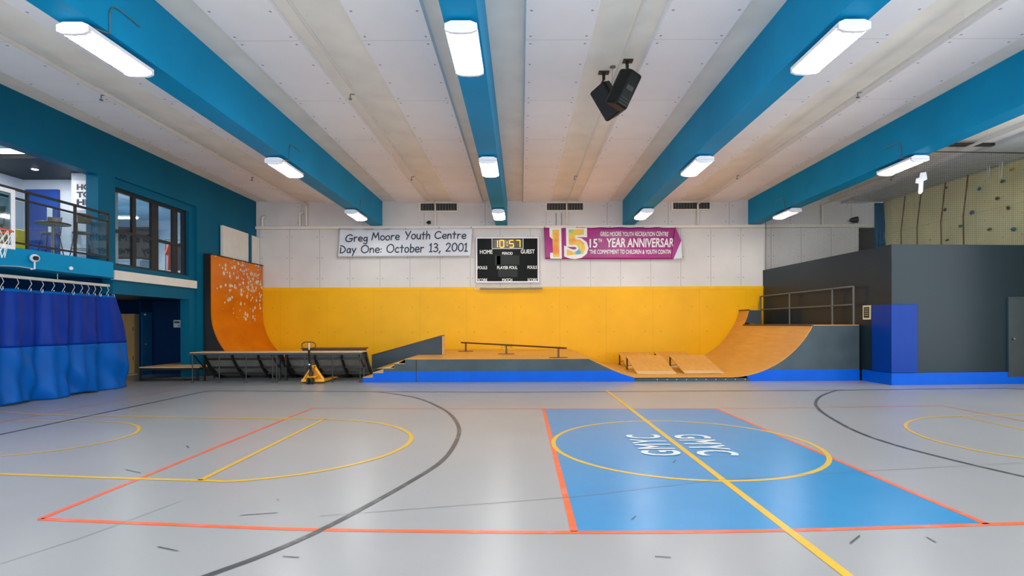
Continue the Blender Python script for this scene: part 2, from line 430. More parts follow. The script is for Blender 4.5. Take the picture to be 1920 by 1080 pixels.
def stroke_mb(s, fn, W, Hh, pen):
    lines = []; x = 0
    for ch in s:
        w, ss = GL[ch]
        for pts, sm, cl in ss: lines.append(([(x+a, b) for a, b in pts], sm, cl))
        x += w+.17
    xs = [p[0] for l in lines for p in l[0]]; ys = [p[1] for l in lines for p in l[0]]
    x0, x1, y0, y1 = min(xs), max(xs), min(ys), max(ys)
    m = MB(); e = 0
    for pts, sm, cl in lines:
        P = [Vector(((a-x0)/(x1-x0)*W, (b-y0)/(y1-y0)*Hh, 0)) for a, b in pts]
        if sm: P = catmull(P, 5, bool(cl))
        segs = list(zip(P, P[1:]))+([(P[-1], P[0])] if cl else [])
        for a, b in segs:
            t = (b-a).normalized(); n = Vector((-t.y, t.x, 0))*pen/2
            e += 1
            m.add([fn(q.x/W, q.y/Hh, e*2e-5) for q in (a+n, b+n, b-n, a-n)], [(0, 1, 2, 3)])
        for p in P:
            e += 1
            m.add([fn((p.x+pen/2*math.cos(k*PI/4))/W, (p.y+pen/2*math.sin(k*PI/4))/Hh, e*2e-5) for k in range(8)], [tuple(range(8))])
    return m
def ribbon(P, w, z, closed=False):
    P = [Vector((p[0], p[1], 0)) for p in P]; m = len(P); L = []; R_ = []
    for i, p in enumerate(P):
        if closed: t = P[(i+1) % m]-P[i-1]
        else: t = P[min(i+1, m-1)]-P[max(i-1, 0)]
        t.normalize(); n = Vector((-t.y, t.x, 0))*(w/2)
        L.append(p+n); R_.append(p-n)
    mb = MB(); vs = [(p.x, p.y, z) for p in L]+[(p.x, p.y, z) for p in R_]
    fs = [(m+i, m+(i+1) % m, (i+1) % m, i) for i in range(m if closed else m-1)]
    mb.add(vs, fs); return mb

S = 'structure'
YB = 21.2      # back wall
ZC = 6.5       # ceiling slab
Y0 = -2.2
YLW = 5.5    # side wall starts here
BEAMS = [-5.437, -0.525, 4.46, 9.39]     # right faces
# ------------------------------------------------------------------ floor and court markings
fl = obj('floor', MB().box(-16, Y0, -.12, 16, YB+.2, 0), 'floor', kind=S)
def fpts(L): return [atZ(x, y) for x, y in L]
def mark(name, mb, mat): return obj(name, mb, mat, fl)
blue_poly = fpts([(1022, 766.5), (1343, 766.5), (1847, 983.5), (1700, 988), (1460, 994.5), (1250, 997.5), (1078, 998)])
mb = MB(); mb.add([(p.x, p.y, .0012) for p in blue_poly], [tuple(range(len(blue_poly)))])
mark('blue_court_area', mb, 'court')
OW = .058
for L in ([(585, 765.5), (75, 973.5)], [(75, 973.5), (330, 984), (600, 993.5), (960, 998), (1077, 998.5), (1250, 998), (1460, 995), (1650, 990), (1850, 983.5), (1990, 979)],
          [(1019, 766), (1077, 997)], [(1343, 766), (1850, 983)],
          [(585, 765.5), (1019, 766.5), (1343, 766), (1560, 764), (1765, 760.5)], [(1765, 760.5), (1915, 789), (2100, 824)],
          [(0, 792), (350, 727)]):
    P = fpts(L); P = catmull(P, 5) if len(P) > 2 else P
    thin = (L[0][0] in (0,) or L[0] == (585, 765.5) and len(L) > 2 or L[0] == (1765, 760.5))
    mark('orange_court_line', ribbon(P, .035 if thin else OW, .0022), 'l_orange')
YW = .06
for L, w in (([(1137, 732), (1590, 1080), (1700, 1165)], .075),
          ([(-60, 768), (75, 777), (250, 781), (450, 784.5), (608, 786), (690, 791), (740, 800), (766, 812), (771, 823), (760, 836), (720, 855), (650, 874), (560, 890), (445, 902), (375, 901), (200, 896), (0, 889), (-200, 884)], .064),
          ([(608, 786), (375, 901)], .06),
          ([(30, 789), (120, 790), (210, 791.5), (248, 795.5), (261, 803.5), (245, 816), (175, 834), (75, 848.5), (0, 855), (-80, 860)], .05),
          ([(2050, 777), (1920, 777.5), (1810, 780), (1740, 783), (1707, 790), (1698, 799), (1715, 812.5), (1770, 831), (1850, 848.5), (1920, 859), (2050, 876)], .05),
          ([(1805, 781), (1920, 806), (2000, 823)], .045)):
    P = fpts(L); P = catmull(P, 6) if len(P) > 3 else P
    mark('yellow_court_line', ribbon(P, w, .0032), 'l_yellow')
mark('centre_circle_line', ribbon([(2.2+1.76*math.cos(a), 7.39+1.75*math.sin(a)) for a in [2*PI*k/72 for k in range(72)]], .06, .0030, True), 'l_yellow')
for L, w in (([(700, 735), (715, 735.5), (780, 746), (825, 764), (850, 783), (861, 807.5), (850, 838), (825, 867.5), (775, 900), (700, 942.5), (600, 995), (500, 1039), (400, 1076), (300, 1112)], .06),
          ([(1590, 731.5), (1570, 732), (1541, 742), (1529.5, 755), (1536, 768), (1560, 785), (1610, 811), (1680, 835), (1785, 862.5), (1920, 894), (2080, 930)], .055),
          ([(-80, 832), (0, 815), (200, 773), (390, 733)], .05),
          ([(390, 733), (960, 735.5), (1550, 732), (1890, 728)], .06), ([(1890, 728), (1990, 735)], .06)):
    P = fpts(L); P = catmull(P, 6) if len(P) > 4 else P
    mark('black_court_line', ribbon(P, w, .0042), 'l_black')
mark('floor_joint', ribbon(fpts([(600, 968), (960, 941), (1075, 932), (1340, 901), (1560, 887), (1920, 868), (2100, 860)]), .008, .0046), 'l_crack')
mark('floor_joint', ribbon(fpts([(0, 1058), (150, 1010), (340, 940)]), .006, .0046), 'l_crack')
for (px, py, qx, qy) in ((235, 881, 264, 887), (530, 1044, 560, 1046), (1228, 1044, 1258, 1046), (1738, 1008, 1755, 1018), (1594, 1020, 1612, 1005), (296, 1026, 334, 1034), (450, 967, 520, 962), (350, 836, 354, 840), (519, 937, 523, 938), (1262, 868, 1267, 863), (1184, 975, 1192, 968)):
    mark('scuff_mark', ribbon(fpts([(px, py), (qx, qy)]), .012, .005), 'l_black')
# court lettering: baseline runs along the court, both ways round
def cl1(u, v): return (2.22+.52*v, 7.98-1.27*u, .0052)
def cl2(u, v): return (2.03-.50*v, 6.72+1.27*u, .0052)
mark('court_lettering', text_mb('GMYC', cl1, .02, 0, 1.12), 'l_white')
mark('court_lettering', text_mb('GMYC', cl2, .02, 0, 1.12), 'l_white')

# ------------------------------------------------------------------ ceiling
ce = obj('ceiling', MB().box(-10.85, Y0, ZC, 15, YB+.2, ZC+.12), 'slab', kind=S)
def strip_panel(x0, x1):
    d = .07
    k = MB().prism([(x0, ZC), (x0+.03, ZC-d), (x1-.03, ZC-d), (x1, ZC)], 1, Y0, YB-.01)
    return k
strips = []
for b in [-10.37]+BEAMS:
    for a, c in ((.59, 1.74), (2.75, 3.98)):
        if b+c < 13.5: strips.append((b+a, b+c))
bm_cache = {}
for x0, x1 in strips:
    w = x1-x0
    key = round(w, 2)
    if key not in bm_cache:
        k = N('ceiling_board'); vec, xyz = k.coords(); u = xyz[1]; v = xyz[0]
        def per(u, u0, du): return k.math('MULTIPLY', k.math('FRACT', k.math('DIVIDE', k.math('SUBTRACT', u, u0), du)), du)
        pu = per(u, 9.06-2.44*8, 2.44); eu = k.math('MINIMUM', pu, k.math('SUBTRACT', 2.44, pu))
        seam = k.math('MULTIPLY', k.math('LESS_THAN', eu, .006), .35)
        ev = k.math('MINIMUM', v, k.math('SUBTRACT', w, v))
        # screws: rows at .1 from seams, then every .75
        r1 = k.math('ABSOLUTE', k.math('SUBTRACT', eu, .12)); r2 = k.math('ABSOLUTE', k.math('SUBTRACT', eu, .85))
        dv_ = k.math('MINIMUM', r1, r2); du_ = k.math('SUBTRACT', ev, .11)
        d = k.math('SQRT', k.math('ADD', k.math('MULTIPLY', dv_, dv_), k.math('MULTIPLY', du_, du_)))
        dot = k.math('MULTIPLY', k.math('LESS_THAN', d, .022), .62)
        f = k.noise(vec, 1.2, 4)
        base = k.mix(k.ramp(f, .3, .7), lin((236, 234, 235)), lin((242, 240, 241)))
        k.put(k.b.inputs['Base Color'], k.mix(k.math('MAXIMUM', seam, dot), base, lin((50, 46, 44)))); k.b.inputs['Roughness'].default_value = .6
        bm_cache[key] = k.m
    o = obj('ceiling_panel', strip_panel(x0, x1), bm_cache[key], ce)
    for v in o.data.vertices: v.co.x -= x0
    o.location = (x0, 0, 0)
# strip of ceiling, its shadow painted in as grey, above the climbing wall with a dark edge
obj('ceiling_panel', MB().box(12.6, Y0, ZC-.16, 14.9, YB-.01, ZC), plain('shaded_ceiling_strip', (196, 200, 204), .7), ce)
for i, xr in enumerate(BEAMS):
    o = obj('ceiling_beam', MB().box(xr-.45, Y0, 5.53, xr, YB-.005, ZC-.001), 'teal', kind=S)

# ------------------------------------------------------------------ back wall
wb = obj('wall_back', MB().box(-10.85, YB, 0, 15, YB+.2, ZC), 'wall_white', kind=S)
obj('upper_panelling', MB().box(-10.4, YB-.02, 5.51, 14.9, YB, ZC), 'wall_upper', wb)
obj('yellow_panelling', MB().box(-10.2, YB-.035, 0, 9.6, YB, 3.0), 'yellow', wb)
obj('yellow_rail', MB().box(-10.2, YB-.045, 3.0, 9.55, YB, 3.12), 'yellow_trim', wb)
obj('trim_1', MB().box(-10.38, YB-.16, 5.40, 14.05, YB-.02, 5.52), 'offwhite', kind=S, bevel=.02)
pz = atY(950, 650, YB)
def gf(u, v): return (pz.x-.22+.44*u, YB-.037, pz.z-.07+.17*v)
obj('scrawled_lettering', text_mb('JYMB', gf, -.01, .2, 1.3), 'brown', wb)

# air vents
def vent(px0, py0, px1, py1, label):
    a = atY(px0, py1, YB); b = atY(px1, py0, YB)
    t = thing('air_vent', ((a.x+b.x)/2, YB-.02, a.z), label, 'vent', 'air vents high on the back wall')
    m = MB(); w = .05
    for q in ((a.x, a.z, b.x, a.z+w), (a.x, b.z-w, b.x, b.z), (a.x, a.z+w, a.x+w*1.4, b.z-w), (b.x-w*.8, a.z+w, b.x, b.z-w)):
        m.box(q[0], YB-.07, q[1], q[2], YB-.022, q[3])
    obj('frame', m, 'offwhite', t)
    obj('backing', MB().box(a.x+w, YB-.032, a.z+w, b.x-w, YB-.023, b.z-w), 'black', t)
    n = 13
    for i in range(1, n):
        x = a.x+w+(b.x-a.x-2*w)*i/n
        obj('slat', MB().box(x-.008, YB-.064, a.z+w, x+.008, YB-.034, b.z-w), 'steel', t)
vent(786, 379.5, 859, 398, 'slatted air vent above the white cloth banner')
vent(1022, 379, 1095, 397, 'slatted air vent above the magenta banner')
vent(1258, 378, 1332, 395, 'slatted air vent on the back wall nearest the netting')

# ------------------------------------------------------------------ sprinkler pipes
def pipe(xb, z, r, label, xw=None):
    t = thing('sprinkler_pipe', (xb, YB-.2, z), label, 'pipe', 'sprinkler pipes along the ceiling')
    obj('pipe', MB().cyl((xb, Y0+.2, z), (xb, YB-.12, z), r, 10), 'offwhite', t, smooth=True)
    obj('drop_pipe', MB().cyl((xb, YB-.135, z+.02), (xb, YB-.135, 5.525), r, 10), 'offwhite', t, smooth=True)
    for y in (17.0, 10.9, 6.4):
        h = obj('sprinkler_head', MB().cyl((xb-.1, y, z-.12), (xb-.1, y, z-.02), .012, 6).cyl((xb-.1, y, z-.13), (xb-.1, y, z-.115), .035, 8).cyl((xb-.1, y, z-.025), (xb, y, z-.025), .014, 6), 'steel', t)
    for y in (3.2, 8.4, 13.6, 18.8):
        obj('hanger', MB().cyl((xb, y, z+r), (xb, y, ZC-.002), .006, 6), 'offwhite', t)
pipe(-8.38, 6.34, .045, 'cream sprinkler pipe nearest the teal side wall')
pipe(-3.34, 6.34, .03, 'thin sprinkler pipe in recess, ending above white cloth banner')
pipe(1.80, 6.34, .03, 'thin sprinkler pipe behind the two black speakers')
pipe(6.93, 6.34, .04, 'cream sprinkler pipe in the bay beyond the speakers')
pipe(11.8, 6.28, .035, 'sprinkler pipe over the netting beside the climbing wall')
# stub pipes at the left of the back wall
for px, lab in ((492, 'short bent white pipe stub nearest the teal wall corner'), (562, 'taller bent white pipe stub on ledge by boxed-in panel')):
    a = atY(px, 424, YB-.12); top = a.z+(.36 if px < 500 else .52)
    mm = MB().tube(catmull([(a.x, YB-.12, 5.524), (a.x, YB-.12, top-.08), (a.x+.05, YB-.12, top), (a.x+.13, YB-.12, top-.03)], 5), .045, 10)
    obj('pipe_stub', mm, 'offwhite', label=lab, cat='pipe', group='bent pipe stubs', smooth=True)
# boxed panel behind second stub
a = atY(521, 424, YB); b = atY(569, 387, YB)
obj('boxed_panel', MB().box(a.x, YB-.05, 5.53, b.x, YB-.022, b.z), 'wall_upper', label='square white board screwed high on back wall beside pipe stubs', cat='panel', origin=(0, 0, 0))
# two cable droppers near the middle vent
for px in (1042.5, 1052.5):
    a = atY(px, 420, YB); b = atY(px, 400, YB)
    obj('cable_dropper', MB().tube([(a.x, YB-.04, 5.53), (a.x+.01, YB-.05, a.z+.1), (a.x, YB-.035, b.z)], .012, 6), 'steel', label='short dark cable dropper hanging below the vent above magenta banner', cat='cable', group='cable droppers under the middle vent')
# dark small lamps on the ledge
def spotlamp(px, py, label, s=1.0):
    a = atY(px, py, YB-.16)
    t = thing('ledge_lamp', (a.x, YB-.16, 5.52), label, 'lamp')
    obj('bracket', MB().cyl((a.x, YB-.1, 5.522), (a.x, YB-.1, 5.60), .015, 6), 'steel', t)
    obj('housing', MB().tube([(a.x-.10*s, YB-.12, 5.60+.06*s), (a.x, YB-.12, 5.61+.06*s), (a.x+.1*s, YB-.14, 5.60+.07*s)], [.05*s, .085*s, .10*s], 12), 'black', t, smooth=True)
spotlamp(803, 420, 'small black lamp on the ledge over the white cloth banner', .7)
spotlamp(1602, 414, 'black floodlight on ledge above the dark doorway', 1.3)

# ------------------------------------------------------------------ scoreboard
A = atY(893, 530, YB-.12); B = atY(1010, 445, YB-.12)
sx0, sx1, sz0, sz1 = A.x, B.x, A.z, B.z; SW = sx1-sx0; SH = sz1-sz0; YS = YB-.14
sb = thing('scoreboard', ((sx0+sx1)/2, YB-.02, sz0), 'black electronic scoreboard with white frame and amber clock', 'scoreboard')
obj('cabinet', MB().box(sx0+.02, YS, sz0+.02, sx1-.02, YB-.004, sz1-.02), 'score', sb)
m = MB(); w = .045
for q in ((sx0, sz0, sx1, sz0+w), (sx0, sz1-w, sx1, sz1), (sx0, sz0+w, sx0+w, sz1-w), (sx1-w, sz0+w, sx1, sz1-w)):
    m.box(q[0], YS-.02, q[1], q[2], YB-.006, q[3])
obj('frame', m, 'white', sb)
def sbp(fu, fv): return sx0+SW*fu, sz0+SH*fv
def sbox(name, u0, v0, u1, v1, mat, d=.004, par=None):
    x0, z0 = sbp(u0, v0); x1, z1 = sbp(u1, v1)
    return obj(name, MB().box(x0, YS-d, z0, x1, YS-.0005, z1), mat, par or sb)
cf = sbox('clock_window', .27, .76, .735, .955, 'ledglow')
m = MB()
x0, z0 = sbp(.25, .745); x1, z1 = sbp(.755, .975); w = .022
for q in ((x0, z0, x1, z0+w), (x0, z0, x0+w, z1), (x1-w, z0, x1, z1)): m.box(q[0], YS-.008, q[1], q[2], YS-.0005, q[3])
obj('clock_border', m, 'text_w', sb)
def seg(ch, x, z, w, h, t):
    on = {'0': 'abcdef', '1': 'bc', '5': 'afgcd', '7': 'abc'}[ch]; m = MB(); y0, y1 = YS-.012, YS-.006
    R = {'a': (x+t*.6, z+h-t, x+w-t*.6, z+h), 'd': (x+t*.6, z, x+w-t*.6, z+t), 'g': (x+t*.6, z+h/2-t/2, x+w-t*.6, z+h/2+t/2),
         'f': (x, z+h/2+t*.3, x+t, z+h-t*.5), 'e': (x, z+t*.5, x+t, z+h/2-t*.3), 'b': (x+w-t, z+h/2+t*.3, x+w, z+h-t*.5), 'c': (x+w-t, z+t*.5, x+w, z+h/2-t*.3)}
    for c in on: q = R[c]; m.box(q[0], y0, q[1], q[2], y1, q[3])
    return m
dz = sbp(0, .775)[1]; dh = SH*.165; dw = SW*.072
for ch, u in (('1', .275), ('0', .375), ('5', .53), ('7', .635)):
    obj('clock_digit', seg(ch, sbp(u, 0)[0], dz, dw, dh, .024), 'led', sb)
x, _ = sbp(.49, 0)
for q in (.25, .64): obj('clock_dot', MB().box(x, YS-.012, dz+dh*q, x+.03, YS-.006, dz+dh*(q+.11)), 'led', sb)
sbox('period_window', .30, .39, .69, .60, 'score2'); sbox('period_dark_strip', .33, .40, .39, .59, 'score'); sbox('foul_window', .35, .12, .66, .28, 'score2')  # darker strip on the left of the period window
def stext(s, u0, v0, u1, v1, mat='text_w', bold=.02):
    def f(u, v): x, z = sbp(u0+(u1-u0)*u, v0+(v1-v0)*v); return (x, YS-.006, z)
    obj('lettering', text_mb(s, f, bold), mat, sb)
stext('HOME', .06, .635, .262, .725); stext('GUEST', .712, .64, .935, .73)
stext('PERIOD', .415, .615, .585, .675); stext('FOULS', .025, .295, .175, .365); stext('FOULS', .82, .30, .97, .37)
stext('PLAYER FOUL', .335, .295, .66, .365); stext('SCORE', .025, .025, .175, .09); stext('SCORE', .82, .025, .968, .09); stext('MATCH', .415, .025, .575, .09)
# tray under the scoreboard
A = atY(900, 541.5, YB-.2); B = atY(1017, 537, YB-.2)
obj('tray_shelf', MB().box(A.x, YB-.22, A.z, B.x, YB-.047, A.z+.05), 'steel', label='thin grey metal tray on wall just under the scoreboard', cat='tray', bevel=.01)
a = atY(893, 541, YB-.1)
obj('hanging_cable', MB().tube([(a.x-.06, YB-.07, a.z+.18), (a.x-.1, YB-.08, a.z+.04), (a.x, YB-.09, a.z-.05), (a.x+.1, YB-.08, a.z-.02), (a.x+.14, YB-.08, a.z+.07)], .014, 6), 'cord', label='loose white cable coil at lower left corner of scoreboard', cat='cable')

# ------------------------------------------------------------------ banners
def banner_fn(c, amp, seed, Y):
    TL, TR, BR, BL = [atY(x, y, Y) for x, y in c]
    def f(u, v, d=0.0):     # v up
        p = (BL*(1-u)+BR*u)*(1-v)+(TL*(1-u)+TR*u)*v
        wv = amp*(math.sin(u*9+seed)*.5+math.sin(u*21+seed*2+v*3)*.3+math.sin(u*5-v*4+seed)*.3)
        sag = .02*math.sin(u*PI*7)**2*(v)
        return Vector((p.x, Y-.05-abs(amp)*0-wv-d, p.z-sag))
    return f
f1 = banner_fn([(637, 430), (886, 427.5), (882, 480.5), (634, 482)], .035, 1.0, YB-.12)
b1 = thing('cloth_banner', f1(.5, 0), 'white cloth banner with navy handwritten-style lettering left of scoreboard', 'banner')
obj('cloth', MB().sheet(lambda u, v: f1(u, v), 90, 14, .008), 'vinyl', b1, smooth='all')
def on(f, u0, v0, u1, v1, d=.014): return lambda u, v: f(u0+(u1-u0)*u, v0+(v1-v0)*v, d)
def words(par, f, mat, L, bold=0.0, shear=0.0):
    for s, u0, v0, u1, v1 in L: obj('lettering', text_mb(s, on(f, u0, v0, u1, v1), bold, shear), mat, par)
for uu in (.004, .25, .5, .75, .99): obj('hanging_eyelet', MB().tube([f1(uu, .985)+Vector((0, -.004, 0)), f1(uu, 1.0)+Vector((0, .01, .05))], .012, 6), 'steel', b1)
for st, u0, v0, u1, v1 in [('Greg', .055, .47, .215, .80), ('Moore', .25, .60, .455, .86), ('Youth', .50, .62, .685, .90), ('Centre', .725, .63, .955, .88),
                         ('Day', .018, .04, .135, .40), ('One:', .18, .14, .325, .41), ('October', .37, .15, .645, .44), ('13,', .69, .11, .77, .45), ('2001', .815, .18, .975, .46)]:
    g = on(f1, u0, v0, u1, v1)
    obj('lettering', stroke_mb(st, (lambda g: lambda u, v, d: g(u, v)+Vector((0, -d, 0)))(g), (u1-u0)*5.3, (v1-v0)*1.08, .045), 'text_n', b1)
f2 = banner_fn([(1020, 427), (1267, 426), (1262, 486), (1022, 486)], .03, 3.0, YB-.12)
b2 = thing('anniversary_banner', f2(.5, 0), 'magenta vinyl banner with big pastel 15 and curled right end', 'banner')
obj('cloth', MB().sheet(lambda u, v: f2(u, v), 90, 14, .008), 'purple', b2, smooth='all')
q = [atY(x, y, YB-.12) for x, y in ((1266, 426), (1276, 452), (1261, 487), (1277, 484))]
yy = YB-.2
m = MB().prism([(q[0].x-.02, q[0].z), (q[1].x, q[1].z), (q[2].x, q[2].z), (q[2].x-.06, q[2].z+.1)], 1, yy-.02, yy-.012)
obj('curled_end', m, 'purple', b2)
obj('folded_corner', MB().prism([(q[1].x, q[1].z), (q[3].x, q[3].z), (q[2].x, q[2].z)], 1, yy-.034, yy-.024), 'vinyl', b2)
obj('numeral_outline', text_mb('15', on(f2, .04, .0, .545*.62, .99, .012), .085, 0, .95), 'text_w', b2)
obj('numeral', text_mb('15', on(f2, .062, .055, .505*.62, .94, .018), .03, 0, .98), 'fifteen', b2)
for uu in (.004, .25, .5, .75, .97): obj('hanging_eyelet', MB().tube([f2(uu, .985)+Vector((0, -.004, 0)), f2(uu, 1.0)+Vector((0, .01, .05))], .012, 6), 'steel', b2)
words(b2, f2, 'text_w', [('GREG MOORE YOUTH RECREATION CENTRE', .425, .72, .945, .86), ('15', .345, .36, .405, .64), ('TH', .41, .53, .44, .64), ('YEAR ANNIVERSAR', .475, .37, .995, .66),
                         ("'THE COMMITMENT TO CHILDREN & YOUTH CONTIN", .345, .16, .975, .30)], .022)

# ------------------------------------------------------------------ lamps
LAMPY = [1.8, 7.42, 12.95, 18.55]
def make_lamp():
    t = thing('high_bay_lamp', (0, 0, 0), 'x', 'lamp', 'high bay lamps under the beams')
    L = .61; W = .205
    obj('housing', MB().prism([(-W, .02), (W, .02), (W, .075), (W*.6, .11), (-W*.6, .11), (-W, .075)], 1, -L, L), 'white', t)
    prof = [(-W+.01, .018), (-W+.01, 0), (-.12, -.028), (0, -.036), (.12, -.028), (W-.01, 0), (W-.01, .018)]
    obj('diffuser', MB().prism(prof, 1, -L+.05, L-.05), 'lens', t)
    pe = [(-W, .03), (-W, -.008), (-.13, -.038), (0, -.046), (.13, -.038), (W, -.008), (W, .03)]
    for s in (-1, 1): obj('end_cap', MB().prism(pe, 1, s*L-s*.05, s*L), 'white', t)
    for s in (-1, 1): obj('hanger', MB().cyl((0, s*.4, .11), (0, s*.4, .145), .02, 8), 'steel', t)
    return t
base_lamp = make_lamp(); first = True
rown = ['second beam from the teal side wall', 'centre beam', 'beam right of the speakers', 'rightmost beam by the netting']
rown[0] = 'leftmost ceiling beam'
pos = {1.8: 'behind the viewpoint', 7.42: 'nearest', 12.95: 'middle', 18.55: 'farthest'}
conduits = []
for i, xr in enumerate(BEAMS):
    for y in LAMPY:
        if y == 7.42 and i == 3: yy = 7.42
        o = base_lamp if first else copy_tree(base_lamp); first = False
        o.location = (xr-.225, y, 5.53-.145)
        o['label'] = 'white high bay lamp, %s one under the %s' % (pos[y], rown[i]) if y != 1.8 else 'white high bay lamp overhead at the near end of the %s' % rown[i]
        conduits.append((o, i, xr))
for o, i, xr in conduits:
        if i in (0, 3):
            s = 1 if i == 0 else -1; fx = xr+.012 if i == 0 else xr-.45-.012
            lx = fx - (xr-.225)
            P = [(lx*.8, -.5, .09), (lx, -.33, .12), (lx, -.30, .2), (lx, -.29, .42), (lx, -.22, .52), (lx, -.08, .54), (lx, .28, .53)]
            obj('power_conduit', MB().tube(catmull(P, 5), .009, 6), 'steel', o, local=True)

# ------------------------------------------------------------------ speakers
def speaker(px, py, Y, zdir, up_hint, label, arm_px, arm_py):
    c = atY(px, py, Y)
    t = thing('loudspeaker', c, label, 'speaker', 'loudspeakers hung from the ceiling')
    zx = Vector(zdir).normalized(); nx = Vector(up_hint); nx = (nx-zx*nx.dot(zx)).normalized(); xx = nx.cross(zx).normalized()
    R = Matrix((xx, nx, zx)).transposed().to_4x4()     # local: x width, y front normal, z long axis
    T = Matrix.Translation(c) @ R
    w, d, h = .185, .16, .315
    body = [(-w, d), (w, d), (w*1.02, d*.5), (w*.72, -d*.8), (w*.55, -d), (-w*.55, -d), (-w*.72, -d*.8), (-w*1.02, d*.5)]
    obj('cabinet', MB().prism(body, 2, -h, h).xf(T), 'plastic', t, bevel=.03)
    obj('grille', MB().box(-w*.9, d+.001, -h*.92, w*.9, d+.022, h*.92).xf(T), 'grille', t)
    m = MB().box(-.07, -d-.01, -.02, .07, -d+.0, .06)
    obj('handle_pocket', m.xf(T), 'black', t)
    m = MB()
    for k in range(3): m.box(-w*.5, -d-.012, -h*.9+.05*k, w*.5, -d, -h*.9+.05*k+.02)
    obj('rear_vent', m.xf(T), 'grille', t)
    mp = atZ(arm_px, arm_py, ZC-.0)
    top = c+zx*h
    el = Vector((mp.x, mp.y, ZC-.14))
    obj('mount_arm', MB().tube([el, (el+top)/2, top], .018, 8).cyl((mp.x, mp.y, ZC-.15), (mp.x, mp.y, ZC-.02), .03, 8), 'black', t)
    obj('mount_plate', MB().box(mp.x-.10, mp.y-.06, ZC-.03, mp.x+.10, mp.y+.06, ZC-.001), 'black', t)
speaker(1171, 169, 9.55, (.38, -.12, .80), (-.55, .75, -.45), 'black loudspeaker showing its back, hung slanting to lower left', 1176, 113)
speaker(1142, 188, 10.25, (-.42, -.10, .66), (-.35, -.45, -.70), 'black loudspeaker tilted behind the other, its side face visible', 1132, 135)
a = atZ(1149, 125, ZC)
obj('ceiling_hook_disc', MB().cyl((a.x, a.y, ZC-.012), (a.x, a.y, ZC-.001), .06, 12).tube([(a.x, a.y, ZC-.012), (a.x-.02, a.y, ZC-.3), (a.x-.08, a.y+.05, ZC-.62)], .004, 5), 'steel', label='small round ceiling plate with thin wire between the speaker mounts', cat='ceiling plate')

# ------------------------------------------------------------------ left wall, gallery, alcove
XL = -10.4
m = MB()
m.box(-10.70, YLW, 5.37, XL, 13.26, ZC)                 # band over the gallery
m.box(-10.70, 13.26, 2.84, XL, 13.82, ZC)              # column
m.box(-10.75, 13.82, 5.46, XL, 17.3, ZC)
m.box(-10.75, 13.82, 5.24, XL-.07, 17.3, 5.46)
m.box(-10.75, 13.82, 2.47, XL-.07, 17.0, 3.21)
m.box(-10.75, 17.0, 0, XL-.07, 17.3, 5.24)
m.box(-10.75, 17.3, 0, XL, YB-.001, ZC)
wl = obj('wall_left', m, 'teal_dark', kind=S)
obj('white_ledge', MB().box(XL-.07, 13.75, 2.83, XL+.03, 17.25, 3.07), 'offwhite', wl)
# gallery shell
obj('gallery_slab', MB().box(-15.6, YLW, 2.84, -10.1, 13.35, 3.22).box(-15.6, 13.35, 2.86, -10.76, YB, 3.20), 'teal', kind=S, label='teal edged gallery floor slab')
g = MB().box(-13.4, YLW, 3.221, -13.1, 14.2, 6.0).box(-13.4, 14.2, 3.221, -10.76, 14.4, 6.0)
g.box(-13.09, YLW, 3.221, -10.76, YLW+.1, 5.71)  # unseen end wall, added to keep outside light off the gallery ceiling
wg = obj('wall_gallery', g, 'room_w', kind=S)
obj('partition', MB().box(-11.30, 13.55, 3.222, -10.71, 13.63, 5.49), 'room_w', kind=S)
obj('ceiling_gallery', MB().box(-13.09, YLW, 5.72, -10.71, 12.35, 5.8), 'room_w', kind=S)
obj('bulkhead_beam', MB().box(-13.09, 12.36, 5.50, -10.76, 14.19, 5.6), 'charcoal', kind=S)
obj('ceiling_club_room', MB().box(-15.6, 14.41, 5.6, -10.76, YB, 5.7), 'white', kind=S)
obj('wall_club_room', MB().box(-15.7, 14.41, 3.2, -15.6, YB, 5.6).box(-15.6, 20.2, 3.201, -10.76, 20.3, 5.6), 'room_w', kind=S)
t = thing('downlight', (-12.0, 11.2, 5.70), 'round recessed downlight in the white gallery ceiling', 'light')
obj('rim', MB().cyl((-12.0, 11.2, 5.70), (-12.0, 11.2, 5.719), .12, 20), 'white', t); obj('glow_disc', MB().cyl((-12.0, 11.2, 5.690), (-12.0, 11.2, 5.699), .095, 20), 'down', t)
# blue door in gallery back wall
a = atY(52, 356, 14.2); b = atY(113, 356, 14.2)
dr = thing('door_1', ((a.x+b.x)/2, 14.18, 3.222), 'blue door with small window in the gallery back wall', 'door', kind=S)
obj('leaf', MB().box(a.x, 14.12, 3.222, b.x, 14.19, 5.23), 'doorblue', dr)
obj('vision_panel', MB().box(b.x-.27, 14.105, 4.1, b.x-.13, 14.119, 4.75), 'room_w', dr)
obj('handle', MB().cyl((b.x-.06, 14.04, 4.2), (b.x-.06, 14.12, 4.2), .02, 8), 'steel', dr)
# poster letters
ps = thing('wall_poster', (-11.05, 13.54, 4.6), 'white poster with heavy black capitals beside the teal column', 'poster')
obj('sheet', MB().box(-11.22, 13.53, 4.55, -10.72, 13.548, 5.30), 'white', ps)
for i, s in enumerate(('HO', 'TO', 'HE')):
    obj('lettering', text_mb(s, (lambda zz: (lambda u, v: (-11.15+.36*u, 13.527, zz+.15*v)))(5.06-.19*i), .05), 'text_n', ps)
